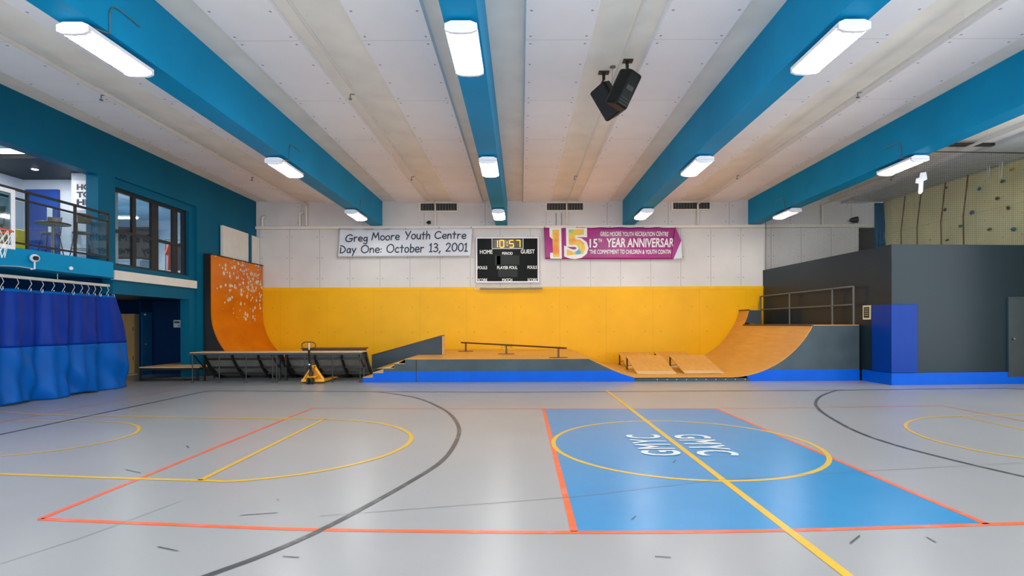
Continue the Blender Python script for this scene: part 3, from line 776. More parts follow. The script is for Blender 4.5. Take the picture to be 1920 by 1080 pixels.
# window
w1 = thing('window_1', (XL-.12, 15.6, 3.21), 'black framed eight pane interior window in the teal wall', 'window', kind=S)
ys = [13.83, 17.0]; zs = [3.212, 5.238]; XW = XL-.2
m = MB(); t_ = .055
m.box(XW-.04, 13.83, 3.212, XW+.04, 17.0, 3.28); m.box(XW-.04, 13.83, 5.16, XW+.04, 17.0, 5.238)
m.box(XW-.04, 13.83, 3.28, XW+.04, 13.86, 5.16); m.box(XW-.04, 16.86, 3.28, XW+.04, 17.0, 5.16)
obj('window_frame', m, 'black', w1)
for px0, px1 in ((246, 253), (282, 295), (322, 331)):
    p = atX(px0, 450, XW); q = atX(px1, 450, XW)
    obj('mullion', MB().box(XW-.035, p.y, 3.28, XW+.035, q.y, 5.16), 'black', w1)
obj('transom', MB().box(XW-.03, 13.86, 4.09, XW+.045, 16.86, 4.17), 'black', w1)
obj('pane', MB().box(XW-.004, 13.86, 3.28, XW+.004, 16.86, 5.16), 'glass', w1)
# things in the club room
tl = thing('tube_light', (-12.6, 17.2, 5.3), 'bright fluorescent strip light seen through the interior window', 'light')
obj('casing', MB().box(-13.6, 17.3, 5.15, -12.3, 17.42, 5.2), 'white', tl); obj('tube', MB().cyl((-13.55, 17.36, 5.12), (-12.35, 17.36, 5.12), .03, 10), 'tube', tl)
obj('wall_black_frame', MB().box(-15.58, 19.95, 3.202, -13.6, 20.15, 5.3), 'blackdoor', kind=S)
obj('display_board', MB().box(-15.2, 18.4, 3.9, -14.2, 18.44, 4.7).box(-14.75, 18.41, 3.203, -14.65, 18.43, 3.9), 'white', label='white notice board standing inside the room behind the window', cat='board')
obj('clothes_rail', MB().tube([(-12.2, 18.5, 3.202), (-12.2, 18.5, 4.6), (-11.3, 18.9, 4.6), (-11.3, 18.9, 3.202)], .02, 8), 'steel', label='metal clothes rail inside the room behind the window', cat='clothes rail')
for i, (x, y, c, lab) in enumerate(((-12.0, 18.58, (205, 60, 30), 'orange garment hanging on the clothes rail'), (-11.75, 18.69, (90, 92, 100), 'grey garment hanging on the clothes rail'), (-11.5, 18.8, (190, 40, 30), 'red garment hanging on the clothes rail'))):
    mt = plain('garment_cloth', c, .9)
    prof = [(-.04, 1.34), (.04, 1.34), (.13, 1.26), (.24, .9), (.16, .86), (.15, 1.0), (.17, .35), (-.17, .35), (-.15, 1.0), (-.16, .86), (-.24, .9), (-.13, 1.26)]
    mm = MB(); n = len(prof)
    mm.prism([(p[0], p[1]+3.2) for p in prof], 1, -.05, .05)
    obj('garment', mm.xf(Matrix.Translation((x, y, 0)) @ Matrix.Rotation(.9, 4, 'Z')), mt, label=lab, cat='garment', group='garments on the rail', bevel=.03)
obj('counter', MB().box(-13.4, 16.4, 3.201, -11.6, 16.9, 3.62).box(-13.5, 16.35, 3.62, -11.5, 16.95, 3.67), 'room_w', label='low pale counter inside the room behind the window', cat='counter')

def lamp_area(name, par, loc, sx, sy, power):
    l = bpy.data.lights.new(name, 'AREA'); l.shape = 'RECTANGLE'; l.size = sx; l.size_y = sy; l.energy = power; l.color = (1, .97, .93)
    o = bpy.data.objects.new(name, l); COL.objects.link(o); o.location = Vector(loc)-wloc(par); o.parent = par
lamp_area('lamp_light', tl, (-12.95, 17.36, 5.08), 1.2, .05, 55)
dl = [x for x in bpy.data.objects if x.name == 'downlight'][0]
lamp_area('lamp_light', dl, (-12.0, 11.2, 5.685), .18, .18, 30)
t = thing('downlight', (-11.9, 13.2, 5.49), 'added fill light in the dark bulkhead over the gallery tables', 'light')  # extra fill lamp, added to brighten the dark gallery
obj('rim', MB().cyl((-11.9, 13.2, 5.485), (-11.9, 13.2, 5.499), .08, 16), 'white', t); obj('glow_disc', MB().cyl((-11.9, 13.2, 5.478), (-11.9, 13.2, 5.484), .06, 16), 'down', t)
lamp_area('lamp_light', t, (-11.9, 13.2, 5.47), .12, .12, 10)
t = thing('ceiling_lamp', (-13.5, 17.6, 2.8), 'small square lamp over the tan lockers in the alcove', 'light')
obj('glow_disc', MB().box(-13.6, 17.4, 2.81, -13.4, 17.6, 2.835), 'down', t)
lamp_area('lamp_light', t, (-13.5, 17.5, 2.80), .2, .2, 18)

# railing
rl = thing('gallery_railing', (-10.17, 10.4, 3.221), 'black steel railing with glass panels along the gallery edge', 'railing')
PY = [7.5, 8.7, 9.9, 11.1, 12.29, 13.27]; XR = -10.17
for y in PY: obj('post', MB().box(XR-.02, y-.025, 3.221, XR+.02, y+.025, 4.40), 'black', rl)
for z, t_ in ((4.40, .025), (4.22, .02), (3.33, .02)):
    obj('rail_bar', MB().box(XR-.022, PY[0], z-t_, XR+.022, 13.3, z+t_), 'black', rl)
for a, b in zip(PY, PY[1:]): obj('glass_panel', MB().box(XR-.004, a+.04, 3.37, XR+.004, b-.04, 4.18), 'glass', rl)
obj('rail_return', MB().bar((XR, 13.28, 4.38), (XR-.2, 13.27, 4.38), .04, .04), 'black', rl)
# stools & tables
def table(x, y, label):
    t = thing('round_table', (x, y, 3.222), label, 'table', 'round gallery tables')
    obj('table_top', MB().cyl((x, y, 4.0), (x, y, 4.035), .31, 28), 'woodtop', t)
    obj('table_edge', MB().tube([(x+.315*math.cos(a), y+.315*math.sin(a), 4.017) for a in [2*PI*k/28 for k in range(28)]], .016, 6, True), 'brown', t)
    obj('pedestal', MB().cyl((x, y, 3.26), (x, y, 3.999), .035, 10), 'steel', t)
    obj('foot', MB().cyl((x, y, 3.224), (x, y, 3.26), 0.2, 20), 'black', t)
table(-10.85, 12.5, 'round wood-topped table beside the teal column behind railing')
table(-10.95, 10.7, 'round wood-topped table farther along railing, behind the backboard')
stool0 = None
def stool(x, y, rz, label):
    global stool0
    if stool0 is None:
        t = stool0 = thing('bar_stool', (0, 0, 0), label, 'stool', 'bar stools on the gallery')
        z0 = 0
        obj('seat', MB().prism([(.19*math.cos(a), .19*math.sin(a)) for a in [2*PI*k/16 for k in range(16)]], 2, .62, .66), 'seat', t, bevel=.01)
        def bk(u, v):
            a = (u-.5)*1.3; return (.21*math.sin(a)*(1+.18*v), .19*math.cos(a)*1.02+.05*v, .84+.24*v)
        obj('backrest', MB().sheet(bk, 10, 4, .02, (0, -1, 0)), 'seat', t)
        for sx in (-1, 1):
            obj('back_post', MB().tube([(sx*.13, .15, .64), (sx*.14, .17, .86)], .01, 6), 'black', t)
            for sy in (-1, 1): obj('leg', MB().tube([(sx*.12, sy*.12, .62), (sx*.2, sy*.2, 0)], .011, 6), 'black', t)
        obj('foot_ring', MB().tube([(.185*math.cos(a), .185*math.sin(a), .25) for a in [2*PI*k/16 for k in range(16)]], .008, 6, True), 'black', t)
        o = t
    else: o = copy_tree(stool0)
    o.location = (x, y, 3.222); o.rotation_euler = (0, 0, rz); o['label'] = label
stool(-11.3, 12.95, .3, 'bar stool with curved back facing the table by the blue door')
stool(-10.47, 12.86, -2.2, 'bar stool tucked between the teal column and railing corner post, its round seat showing')
stool(-11.5, 11.7, .2, 'bar stool in front of the blue door, half behind railing post')
stool(-10.75, 10.1, 2.8, 'bar stool beside the backboard, seat level with railing')
bk = thing('mop_bucket', (-10.75, 11.4, 3.222), 'yellow plastic mop bucket with wringer on the gallery floor', 'bucket')
obj('tub', MB().prism([(-.15, 3.28), (.15, 3.28), (.18, 3.52), (-.18, 3.52)], 1, 11.2, 11.6).xf(Matrix.Translation((-10.75, 0, 0))), 'bucket', bk, bevel=.02)
obj('wringer', MB().prism([(-.13, 3.52), (.13, 3.52), (.16, 3.68), (.02, 3.72), (-.1, 3.66)], 1, 11.35, 11.6).xf(Matrix.Translation((-10.75, 0, 0))), 'bucket', bk, bevel=.02)
for sx in (-.12, .12):
    for sy in (11.24, 11.56): obj('caster', MB().cyl((-10.75+sx-.012, sy, 3.25), (-10.75+sx+.012, sy, 3.25), .028, 10), 'rubber', bk)
# security camera + sensor on slab face
p = atX(65, 484, -10.02)
t = thing('security_camera', (p.x, p.y, p.z-.2), 'white ball security camera on bracket on the gallery edge', 'camera')
obj('ball', MB().ball((p.x, p.y, p.z), .085, 16), 'white', t, smooth=True)
obj('eye', MB().cyl((p.x+.045, p.y-.04, p.z-.005), (p.x+.088, p.y-.05, p.z-.01), .045, 14), 'black', t)
obj('wall_mount', MB().tube([(p.x, p.y, p.z-.07), (p.x, p.y, p.z-.22), (-10.099, p.y, p.z-.23)], .014, 8), 'white', t)
obj('cable', MB().tube([(p.x-.01, p.y, p.z-.22), (-10.09, p.y-.3, p.z-.2), (-10.09, p.y-.8, p.z-.24)], .006, 5), 'cord', t)
p = atX(133, 503, -10.06)
obj('sensor', MB().ball((-10.06, p.y, p.z), .045, 10).cyl((-10.099, p.y, p.z), (-10.06, p.y, p.z), .02, 8), 'white', label='small white round sensor on the gallery edge above curtain rail', cat='sensor', smooth=True)

# basketball hoop
XH = -9.14
hp = thing('basketball_hoop', (XH, 8.84, 3.0), 'glass basketball backboard with white frame, orange rim and net', 'basketball hoop')
m = MB()
ya, yb_, za, zb = 7.94, 9.72, 3.03, 4.10; w = .07
for q in ((ya, za, yb_, za+w), (ya, zb-w, yb_, zb), (ya, za+w, ya+w, zb-w), (yb_-w, za+w, yb_, zb-w)): m.box(XH-.03, q[0], q[1], XH+.02, q[2], q[3])
obj('backboard_frame', m, 'white', hp)
obj('backboard_glass', MB().box(XH-.008, ya+w, za+w, XH+.004, yb_-w, zb-w), 'backboard', hp)
yc, xr = 8.92, XH+.42
obj('rim', MB().tube([(xr+.23*math.cos(a), yc+.23*math.sin(a), 3.24) for a in [2*PI*k/24 for k in range(24)]], .012, 8, True).box(XH+.021, yc-.09, 3.17, XH+.2, yc+.09, 3.25), 'orange', hp)
m = MB()
for k in range(12):
    for s in (-1, 1):
        P = [(xr+(.23-.10*min(1, j/3.5))*math.cos(2*PI*k/12+s*j*.26), yc+(.23-.10*min(1, j/3.5))*math.sin(2*PI*k/12+s*j*.26), 3.235-j*.11) for j in range(5)]
        m.tube(P, .004, 4)
obj('hoop_net', m, 'cord', hp)
obj('support_arm', MB().bar((XH-.03, 8.3, 3.5), (-10.10, 8.3, 3.1), .05, .05).bar((XH-.03, 8.3, 3.9), (-10.10, 8.3, 3.12), .04, .04), 'black', hp)

# alcove under the gallery
m = MB().box(-12.66, 17.85, 0, -12.6, 18.4, 2.84).box(-12.75, 18.4, 0, -10.76, 18.55, 2.84).box(-14.3, YLW, 0, -14.15, 18.9, 2.84).box(-14.3, 18.75, 0, -12.76, 18.9, 2.84)
obj('wall_alcove', m, 'navy', kind=S)
obj('ceiling_alcove', MB().box(-14.1, 13.4, 2.48, -10.76, 18.39, 2.835), 'navy', kind=S)
d2 = thing('door_2', (-12.55, 18.0, 0.001), 'teal door with round knob set in the alcove side wall', 'door', kind=S)
obj('leaf', MB().box(-12.599, 17.87, .003, -12.56, 18.33, 2.1), 'doorteal', d2)
obj('knob', MB().ball((-12.5, 17.95, 1.03), .035, 10).cyl((-12.56, 17.95, 1.03), (-12.5, 17.95, 1.03), .015, 8), 'steel', d2, smooth=True)
obj('door_closer', MB().ball((-12.53, 17.95, 2.02), .03, 8), 'white', d2)
d3 = thing('door_3', (-10.95, 18.38, 0.001), 'navy door at the dark end wall of the alcove', 'door', kind=S)
obj('leaf', MB().box(-11.5, 18.375, .003, -10.78, 18.398, 2.1), 'doorteal', d3)
obj('handle', MB().cyl((-11.42, 18.30, 1.0), (-11.28, 18.30, 1.0), .012, 8).cyl((-11.42, 18.30, 1.0), (-11.42, 18.374, 1.0), .012, 8), 'steel', d3)
p = atY(332, 607, 18.38)
sg = thing('wall_sign', (p.x, 18.38, p.z-.13), 'small pale sign plate on the navy alcove wall', 'sign')
obj('plate', MB().box(p.x-.125, 18.375, p.z-.13, p.x+.125, 18.398, p.z+.13), 'vinyl', sg, bevel=.02)
obj('print', MB().box(p.x-.09, 18.372, p.z+.02, p.x+.09, 18.3745, p.z+.08).box(p.x+.05, 18.372, p.z-.1, p.x+.08, 18.3745, p.z-.03), 'doorteal', sg)
for i, nm in enumerate(('leftmost', 'middle', 'rightmost')):
    x0 = -14.08+.315*i+.02
    t = thing('locker', (x0+.155, 18.5, .001), 'tall tan steel locker, %s of the row in the alcove' % nm, 'locker', 'tan lockers in the alcove')
    obj('body', MB().box(x0, 18.30, .001, x0+.305, 18.74, 2.05), 'tan', t)
    for z0, z1 in ((.06, 1.03), (1.05, 2.03)):
        dd = obj('locker_door', MB().box(x0+.012, 18.285, z0, x0+.293, 18.299, z1), 'tan', t)
        obj('latch', MB().box(x0+.25, 18.27, (z0+z1)/2-.06, x0+.275, 18.284, (z0+z1)/2+.06), 'steel', dd)
obj('floor_mat', MB().box(-13.9, 17.6, .001, -12.95, 18.2, .03), 'offwhite', label='pale flat mat on the floor before the tan lockers', cat='mat')

# curtain
cu = thing('dividing_curtain', (-10.58, 11.5, .02), 'two-tone blue vinyl dividing curtain hanging under the gallery', 'curtain')
YC0, YC1 = 7.6, 14.02
def cf_(y, z):
    k = 1-z/2.45
    a = .055*math.sin(y*7.3)+.035*math.sin(y*15.1+1.3)+.03*math.sin(y*3.1+.5)
    b = .05*math.sin(y*5.2+z*6)*k*k+.03*math.sin(y*11+z*9)*k*k
    return -10.58+a*(.55+.6*k)+b
def end(y, z):      # far edge bellies out
    s = max(0, (y-13.0)/(YC1-13.0)); return y+.42*s*s*math.sin(min(1, (2.42-z)/1.6)*PI/2)
def top(u, v):
    z = 1.2+(2.42-1.2)*v; y = YC0+(YC1-YC0)*u; return (cf_(y, z), end(y, z), z-.03*abs(math.sin(y*10.5))*(v > .99))
def bot(u, v):
    y = YC0+(YC1-YC0)*u; z = .02+(1.21-.02)*v+.03*math.sin(y*4)*(1-v)*(1 if v < .05 else 0); z = max(.012, z); return (cf_(y, z), end(y, z), z)
obj('upper_panel', MB().sheet(top, 260, 20, .006, (1, 0, 0)), 'curt_d', cu, smooth='all')
def head(u, v): p = top(u, 1.0); return (p[0]+.012, p[1], 2.355+.075*v)
obj('heading_band', MB().sheet(head, 260, 1, .004, (1, 0, 0)), 'curt_l', cu, smooth='all')
obj('lower_panel', MB().sheet(bot, 260, 26, .004, (1, 0, 0)), 'curt_l', cu, smooth='all')
HY = [8.2, 8.7, 9.2, 9.7, 10.2, 10.62, 10.98, 11.31, 11.61, 11.9, 12.18, 12.46, 12.73, 12.96, 13.16, 13.36, 13.55, 13.78, 13.98]
for y in HY:
    obj('curtain_hook', MB().tube([(-10.58, y, 2.64), (-10.56, y+.02, 2.56), (-10.58, y, 2.50), (-10.6, y-.015, 2.44), (-10.575, y, 2.38)], .006, 5).box(-10.565, y-.006, 2.40, -10.553, y+.006, 2.46), 'cord', cu)
cr = thing('curtain_rail', (-10.58, 11, 2.65), 'white curtain rail hung under the teal gallery edge', 'curtain rail')
obj('rail', MB().box(-10.615, 7.4, 2.645, -10.545, 14.05, 2.71), 'offwhite', cr, bevel=.01)
for y in (9.3, 12.3, 13.85): obj('hanger', MB().cyl((-10.58, y, 2.71), (-10.58, y, 2.839 if y < 13 else 2.839), .008, 6), 'offwhite', cr)
obj('end_stop', MB().box(-10.62, 13.9, 2.71, -10.54, 13.98, 2.76), 'offwhite', cr)

# wall boards above the ride
p = atX(419, 423, -10.25); q = atX(466.5, 440, -10.25)
obj('wall_board', MB().box(-10.36, p.y, 3.97, -10.26, q.y, 5.1), 'offwhite', label='large white board on teal wall above the orange wall ride', cat='board', bevel=.005, group='boards above the wall ride')
q2 = atX(471.5, 440, -10.25)
obj('wall_board', MB().box(-10.36, q2.y+.02, 3.97, -10.26, YB-.04, 5.08), 'offwhite', label='narrow white board in the corner above the orange wall ride', cat='board', bevel=.005, group='boards above the wall ride')
obj('steel_post', MB().box(-10.36, q.y+.02, 3.97, -10.24, q2.y, 5.15), 'teal_dark', label='slim teal post between the two white wall boards', cat='post')

# ------------------------------------------------------------------ wall ride
wr = thing('wall_ride', (-9.3, 19.4, .001), 'tall chipped orange wall ride curving up the teal wall', 'wall ride')
RW, XR0, ZT = 2.1, -10.14, 3.97
prof = []
for k in range(25):
    th = (PI/2)*k/24; prof.append((XR0+RW-RW*math.cos(PI/2-th) if False else XR0+RW*(1-math.sin(th)), RW*(1-math.cos(th))))
# th=0 : x = XR0+RW, z=0 ; th=90deg : x = XR0, z=RW
prof.append((XR0, ZT))
m = MB(); n = len(prof); th_ = .03
m.prism(prof+[(x-.02, z+.0) if i else (x, z) for i, (x, z) in list(enumerate(reversed(prof)))][:1]+[(XR0-.03, ZT)]+[(p[0]-.03, max(p[1]-.0, 0)) for p in reversed(prof[:-1])], 1, 17.66, YB-.05)
obj('riding_surface', m, 'ride', wr, smooth=True)
side = [(-10.385, .002)]+[(p[0]-.031, p[1]+.002) for p in prof]+[(-10.385, ZT)]
obj('side_panel', MB().prism(side, 1, 17.63, 17.69), 'black', wr)
obj('back_frame', MB().box(-10.385, 17.7, .002, -10.2, YB-.05, ZT-.02), 'black', wr)
obj('top_cap', MB().box(-10.385, 17.63, ZT+.001, -10.1, YB-.05, ZT+.03), 'black', wr)

# ------------------------------------------------------------------ stored ramps with decks on legs
def deck_ramp(x0, x1, label):
    t = thing('deck_ramp', ((x0+x1)/2, 16, .001), label, 'ramp', 'black framed ramps seen from behind')
    yf, yk, zt = 15.4, 16.02, .88
    obj('deck', MB().box(x0, yf, zt-.02, x1, yk+.05, zt), 'ply', t)
    obj('deck_edge_front', MB().box(x0, yf-.004, zt-.075, x1, yf+.03, zt-.021), 'steel' if False else 'grey', t)
    R = 2.2; y_s = yk; pr = []
    # transition falls away towards the back wall
    ang = math.acos(1-(zt-.03)/R)
    for k in range(11):
        a = ang*(1-k/10); pr.append((y_s+(math.sin(ang)-math.sin(a))*R*.82, .012+R*(1-math.cos(a))))
    ps = pr+[(y, z-.02) for y, z in reversed(pr)]
    obj('curved_surface', MB().prism(ps, 0, x0+.02, x1-.02), 'darkply', t)
    for f in (0.02, .36, .68, .975):
        xx = x0+(x1-x0)*f
        rp = [(y, z-.021) for y, z in pr]+[(y, max(.004, z-.16)) for y, z in reversed(pr)]
        obj('rib', MB().prism(rp, 0, xx-.02, xx+.02), 'black', t)
    for k in (1, 3, 5):
        y, z = pr[k]; obj('cross_member', MB().box(x0+.03, y-.03, z-.10, x1-.03, y+.01, z-.045), 'black', t)
    for xx in (x0+.05, x0+(x1-x0)*.34, x0+(x1-x0)*.66, x1-.06):
        for y in (yf+.05,):
            obj('leg', MB().cyl((xx, y, .01), (xx, y, zt-.076), .016, 8).cyl((xx, y, .001), (xx, y, .012), .045, 10), 'darksteel', t)
    for xx in (x0+.08, x1-.1):
        obj('rear_leg', MB().box(xx-.025, yk-.05, .003, xx+.025, yk, zt-.03), 'black', t)
        obj('brace', MB().bar((xx, yf+.08, zt-.1), (xx, yk-.05, .4), .03, .03), 'black', t)
deck_ramp(-9.48, -7.07, 'black framed ramp with pale deck, beside the low platform')
deck_ramp(-7.06, -4.56, 'black framed ramp with pale deck behind the yellow pallet jack')
# low platform
lp = thing('low_platform', (-10.4, 16.5, .001), 'low black framed wooden platform by the alcove', 'platform')
poly = [(-11.35, 16.0), (-9.56, 16.0), (-9.56, 16.95), (-10.8, 16.95), (-10.8, 18.2), (-11.35, 18.2)]
obj('deck', MB().prism(poly, 2, .39, .42), 'ply', lp); 
obj('frame', MB().box(-11.34, 16.0, .33, -9.57, 16.04, .389).box(-11.34, 16.04, .33, -11.30, 18.19, .389).box(-9.61, 16.04, .33, -9.57, 16.94, .389), 'black', lp)
for x, y in ((-11.32, 16.02), (-9.62, 16.02), (-9.62, 16.9), (-11.32, 18.15), (-10.85, 18.15)): obj('leg', MB().box(x-.025, y-.02, .003, x+.025, y+.02, .33), 'black', lp)
obj('skid', MB().bar((-11.32, 16.05, .04), (-9.62, 16.05, .04), .05, .05).bar((-11.3, 16.1, .04), (-9.7, 16.85, .04), .04, .05), 'black', lp)
# wooden box behind
obj('ledge_box', MB().box(-7.2, 17.72, .001, -5.25, 18.3, .85).box(-7.23, 17.68, .851, -5.2, 18.34, .89), 'brown', label='brown wooden ledge box behind the right deck ramp', cat='skate box')

# ------------------------------------------------------------------ skate platform (stairs, deck, bank)
YF = 15.45
sp = thing('skate_platform', (-.6, 18, .001), 'long grey and blue skate platform with hardboard deck and stairs', 'skate platform')
XA = [-4.54, -4.25, -3.95, -3.64, -3.33]; ZA = [.15, .28, .41, .54, .665]
# curved bank profile (top) from x=1.93 down to 3.25
bank = [(1.93, .665), (2.15, .56), (2.4, .44), (2.65, .325), (2.88, .235), (3.08, .17), (3.25, .12)]
ZB = .315
# front face, grey above the blue strip
stair = []
for i in range(5):
    stair += [(XA[i], ZA[i-1] if i else .0), (XA[i], ZA[i])]
topl = [(x, z-.012) for x, z in stair]+[(1.93, .653)]+[(x, z-.012) for x, z in bank[1:]]
def clip_poly(P, z, keep_above):
    out = []; n = len(P)
    for i in range(n):
        a, b = P[i], P[(i+1) % n]; ia = (a[1] >= z) == keep_above; ib = (b[1] >= z) == keep_above
        if ia: out.append(a)
        if ia != ib:
            t = (z-a[1])/(b[1]-a[1]); out.append((a[0]+(b[0]-a[0])*t, z))
    return out
full = [(XA[0], .002)]+topl[1:]+[(3.25, .002)]
YSW = 17.6      # stairs run back to the sloped wall
solid = [(-3.33, .002), (-3.33, .651)]+[(1.93, .651)]+[(x, z-.014) for x, z in bank[1:]]+[(3.25, .002)]
obj('core', MB().prism(solid, 1, YF+.02, YB-.06), 'grey_ply', sp)
sto = [(XA[0]+.002, .002)]+[(x, max(z-.014, .002)) for x, z in stair[1:]]+[(-3.332, .002)]
obj('stair_core', MB().prism(sto, 1, YF+.02, YSW), 'ply', sp)
obj('front_panel', MB().prism(clip_poly(full, ZB, True), 1, YF, YF+.019), 'grey_ply', sp)
obj('blue_strip', MB().prism(clip_poly(full, ZB-.001, False), 1, YF-.012, YF+.019), 'blue', sp)
m = MB().prism([(-3.34, .652), (1.93, .652)]+[(x, z-.013) for x, z in bank[1:]]+list(reversed([(x, z) for x, z in bank]))+[(-3.34, .665)], 1, YF-.004, YB-.06)
obj('deck', m, 'ramp', sp)
for i in range(4):
    obj('tread', MB().box(XA[i]-.01, YF-.006, ZA[i]-.013, XA[i+1]-.002, YSW, ZA[i]), 'ply', sp)
    obj('riser', MB().box(XA[i]-.004, YF+.001, (ZA[i-1] if i else .002)+.001, XA[i]+.008, YSW, ZA[i]-.014), 'ply', sp)
obj('panel_joint', MB().box(-3.02, YF-.016, .004, -3.0, YF-.0125, .652), 'black', sp)
# sloping grey ledge beside the stairs
hb = thing('sloping_ledge', (-3.7, 17.9, .1), 'dark grey sloping skate ledge rising beside the stairs', 'skate ledge')
a = atY(697, 667, 17.62); b = atY(829, 630, 17.62); c = atY(770, 668, 17.62); d = atY(697, 699, 17.62); e = atY(829, 667, 17.62)
pl = [(a.x, a.z), (b.x, b.z), (b.x, .668), (-3.3, .668), (-3.3, .55), (a.x, .12)]
obj('body', MB().prism([(a.x, a.z), (b.x, b.z), (b.x, .667), (-3.36, .667), (a.x, .17)], 1, 17.62, 18.1), 'grey', hb)
obj('cap', MB().prism([(a.x-.01, a.z+.002), (b.x+.01, b.z+.002), (b.x+.01, b.z+.035), (a.x-.01, a.z+.03)], 1, 17.6, 18.12), 'redbrown', hb)
obj('end_board', MB().box(b.x+.001, 17.62, .667, b.x+.02, 18.1, b.z), 'ply', hb)
obj('lower_support', MB().box(a.x+.02, 17.64, .002, -3.35, 18.08, .168), 'grey', hb)

# grind rail
gr = thing('grind_rail', (-.5, 17.7, .665), 'long thin brown grind rail standing on the platform deck', 'grind rail')
G = [(-2.02, 19.66), (-.49, 17.8), (1.09, 15.76)]
e0 = atY(865, 643.5, 19.85); e1 = atY(1062, 653.5, 15.55)
def gz(y): t = (y-19.85)/(15.55-19.85); return .975+(.95-.975)*t
obj('rail', MB().bar((e0.x, 19.85, .985), (e1.x, 15.56, .955), .06, .05), 'brown', gr, bevel=.008)
for x, y in G:
    p = obj('post', MB().box(x-.03, y-.03, .685, x+.03, y+.03, gz(y)-.02), 'brown', gr)
    obj('base_plate', MB().box(x-.27, y-.06, .6665, x+.27, y+.06, .684), 'brown', gr, bevel=.006)

# ------------------------------------------------------------------ quarter pipe
qp = thing('quarter_pipe', (7, 18, .001), 'wide hardboard quarter pipe with deck and taller far extension', 'quarter pipe')
ZF = .12; XQ = 5.95; ZD = 1.60; XT = 8.36
def qprof(xq, zt, xt, n=18):
    rise = zt-ZF; run = xt-xq; th = 2*math.atan(rise/run); R = run/math.sin(th)
    return [(xq+R*math.sin(th*k/n), ZF+R*(1-math.cos(th*k/n))) for k in range(n+1)]
YX = 20.25
pm = qprof(XQ, ZD, XT)
# main surface incl. flat
m = MB().prism([(3.252, ZF)]+[(p[0], p[1]) for p in pm]+[(p[0]+.012, p[1]-.016) for p in reversed(pm)]+[(3.252, ZF-.016)], 1, YF-.004, YX)
obj('riding_surface', m, 'ramp', qp, smooth=True)
_th = 2*math.atan((ZD-ZF)/(XT-XQ)); _Rq = (XT-XQ)/math.sin(_th); _te = math.acos(1-(2.16-ZF)/_Rq)
pe = [(XQ+_Rq*math.sin(_te*k/22), ZF+_Rq*(1-math.cos(_te*k/22))) for k in range(23)]
XX = pe[-1][0]
obj('extension_surface', MB().prism([(3.252, ZF)]+pe+[(p[0]+.012, p[1]-.016) for p in reversed(pe)]+[(3.252, ZF-.016)], 1, YX+.001, YB-.06), 'ramp', qp, smooth=True)
obj('flat_edge', MB().box(3.26, YF-.002, .002, 6.55, YF+.04, .085), 'steel' if False else 'grey', qp)
XE = 9.70
fp = [(p[0]+.014, p[1]-.018) for p in pm if p[0] > 6.3]
low = [(6.56, .002)]+fp+[(XT+.01, ZD-.02), (XE, ZD-.02), (XE, .002)]
def below(P, z): return clip_poly(P, z, False)
obj('side_panel', MB().prism(clip_poly(low, .325, True), 1, YF, YF+.03), 'grey_ply', qp)
obj('blue_strip', MB().prism(clip_poly(low, .324, False), 1, YF-.012, YF+.03), 'blue', qp)
obj('platform_deck', MB().prism([(XT, YF), (XE-.005, YF), (9.53, YX), (XT, YX)], 2, ZD-.018, ZD+.004), 'ramp', qp)
obj('coping', MB().cyl((XT-.005, YF-.01, ZD-.005), (XT-.005, YX, ZD-.005), .028, 10), 'redbrown', qp, smooth=True)
obj('extension_side', MB().prism([(p[0]+.014, p[1]-.01) for p in pe if p[1] > ZD-.02]+[(9.0, 2.15), (9.0, ZD+.005)], 1, YX-.02, YX), 'grey', qp)
obj('extension_deck', MB().box(XX, YX, 2.14, 9.0, YB-.06, 2.165), 'ply', qp)
obj('extension_coping', MB().cyl((XX-.005, YX-.02, 2.16), (XX-.005, YB-.06, 2.16), .026, 10), 'redbrown', qp, smooth=True)
m = MB()
for k in range(11): m.cyl((3.9+.28*k, YF-.008, .05), (3.9+.28*k, YF-.003, .05), .012, 8)
obj('edge_bolt', m, 'white', qp)
# deck railing along the grey wall
def wallx(y): return 9.84+(9.52-9.84)*(y-14.3)/(YB-14.3)
hr = thing('deck_railing', (9.6, 18, ZD), 'grey tube handrail on the quarter pipe deck along the dark wall', 'railing')
RY = [15.52, 16.5, 18.9, 20.98]
def rx(y): return wallx(y)-.20
for i, y in enumerate(RY):
    zb = ZD+.006
    if y > YX: zb = ZD+.006
    obj('post', MB().cyl((rx(y), y, zb), (rx(y), y, 2.68), .032, 10), 'rail_grey', hr, smooth=True)
for z in (2.70, 2.18): obj('rail_bar', MB().cyl((rx(15.5), 15.5, z), (rx(21.0), 21.0, z), .026, 10), 'rail_grey', hr, smooth=True)

# kicker ramps
kk = None
def kicker(x, y, label):
    global kk
    if kk is None:
        t = kk = thing('kicker_ramp', (0, 0, 0), label, 'kicker ramp', 'small kicker ramps on the flat')
        W, Lr, h = 1.2, 1.72, .45
        obj('deck', MB().prism([(0, .002), (Lr, h), (Lr, h+.02), (0, .022)], 0, 0, W).xf(Matrix.Identity(4)), 'ramp', t, local=True)
        obj('toe_plate', MB().prism([(-.10, .001), (.16, .026+.262*.16), (.16, .03+.262*.16), (-.10, .006)], 0, .0, W), 'steel' if False else 'ply', t, local=True)
        for xx in (.02, W-.06):
            obj('leg', MB().box(xx, Lr-.06, .004, xx+.04, Lr-.02, h-.012), 'black', t, local=True)
            obj('side_bar', MB().bar((xx+.02, .14, .024), (xx+.02, Lr-.03, h-.03), .03, .03).bar((xx+.02, Lr-.05, .12), (xx+.02, .9, .19), .02, .02), 'black', t, local=True)
            obj('foot', MB().box(xx-.03, Lr-.09, .002, xx+.07, Lr+.01, .012), 'black', t, local=True)
        o = t
    else: o = copy_tree(kk)
    o.location = (x, y, ZF+(.001 if x < 4.5 else .012)); o['label'] = label
kicker(3.53, 16.48, 'nearer left one of the four small plywood kicker ramps')
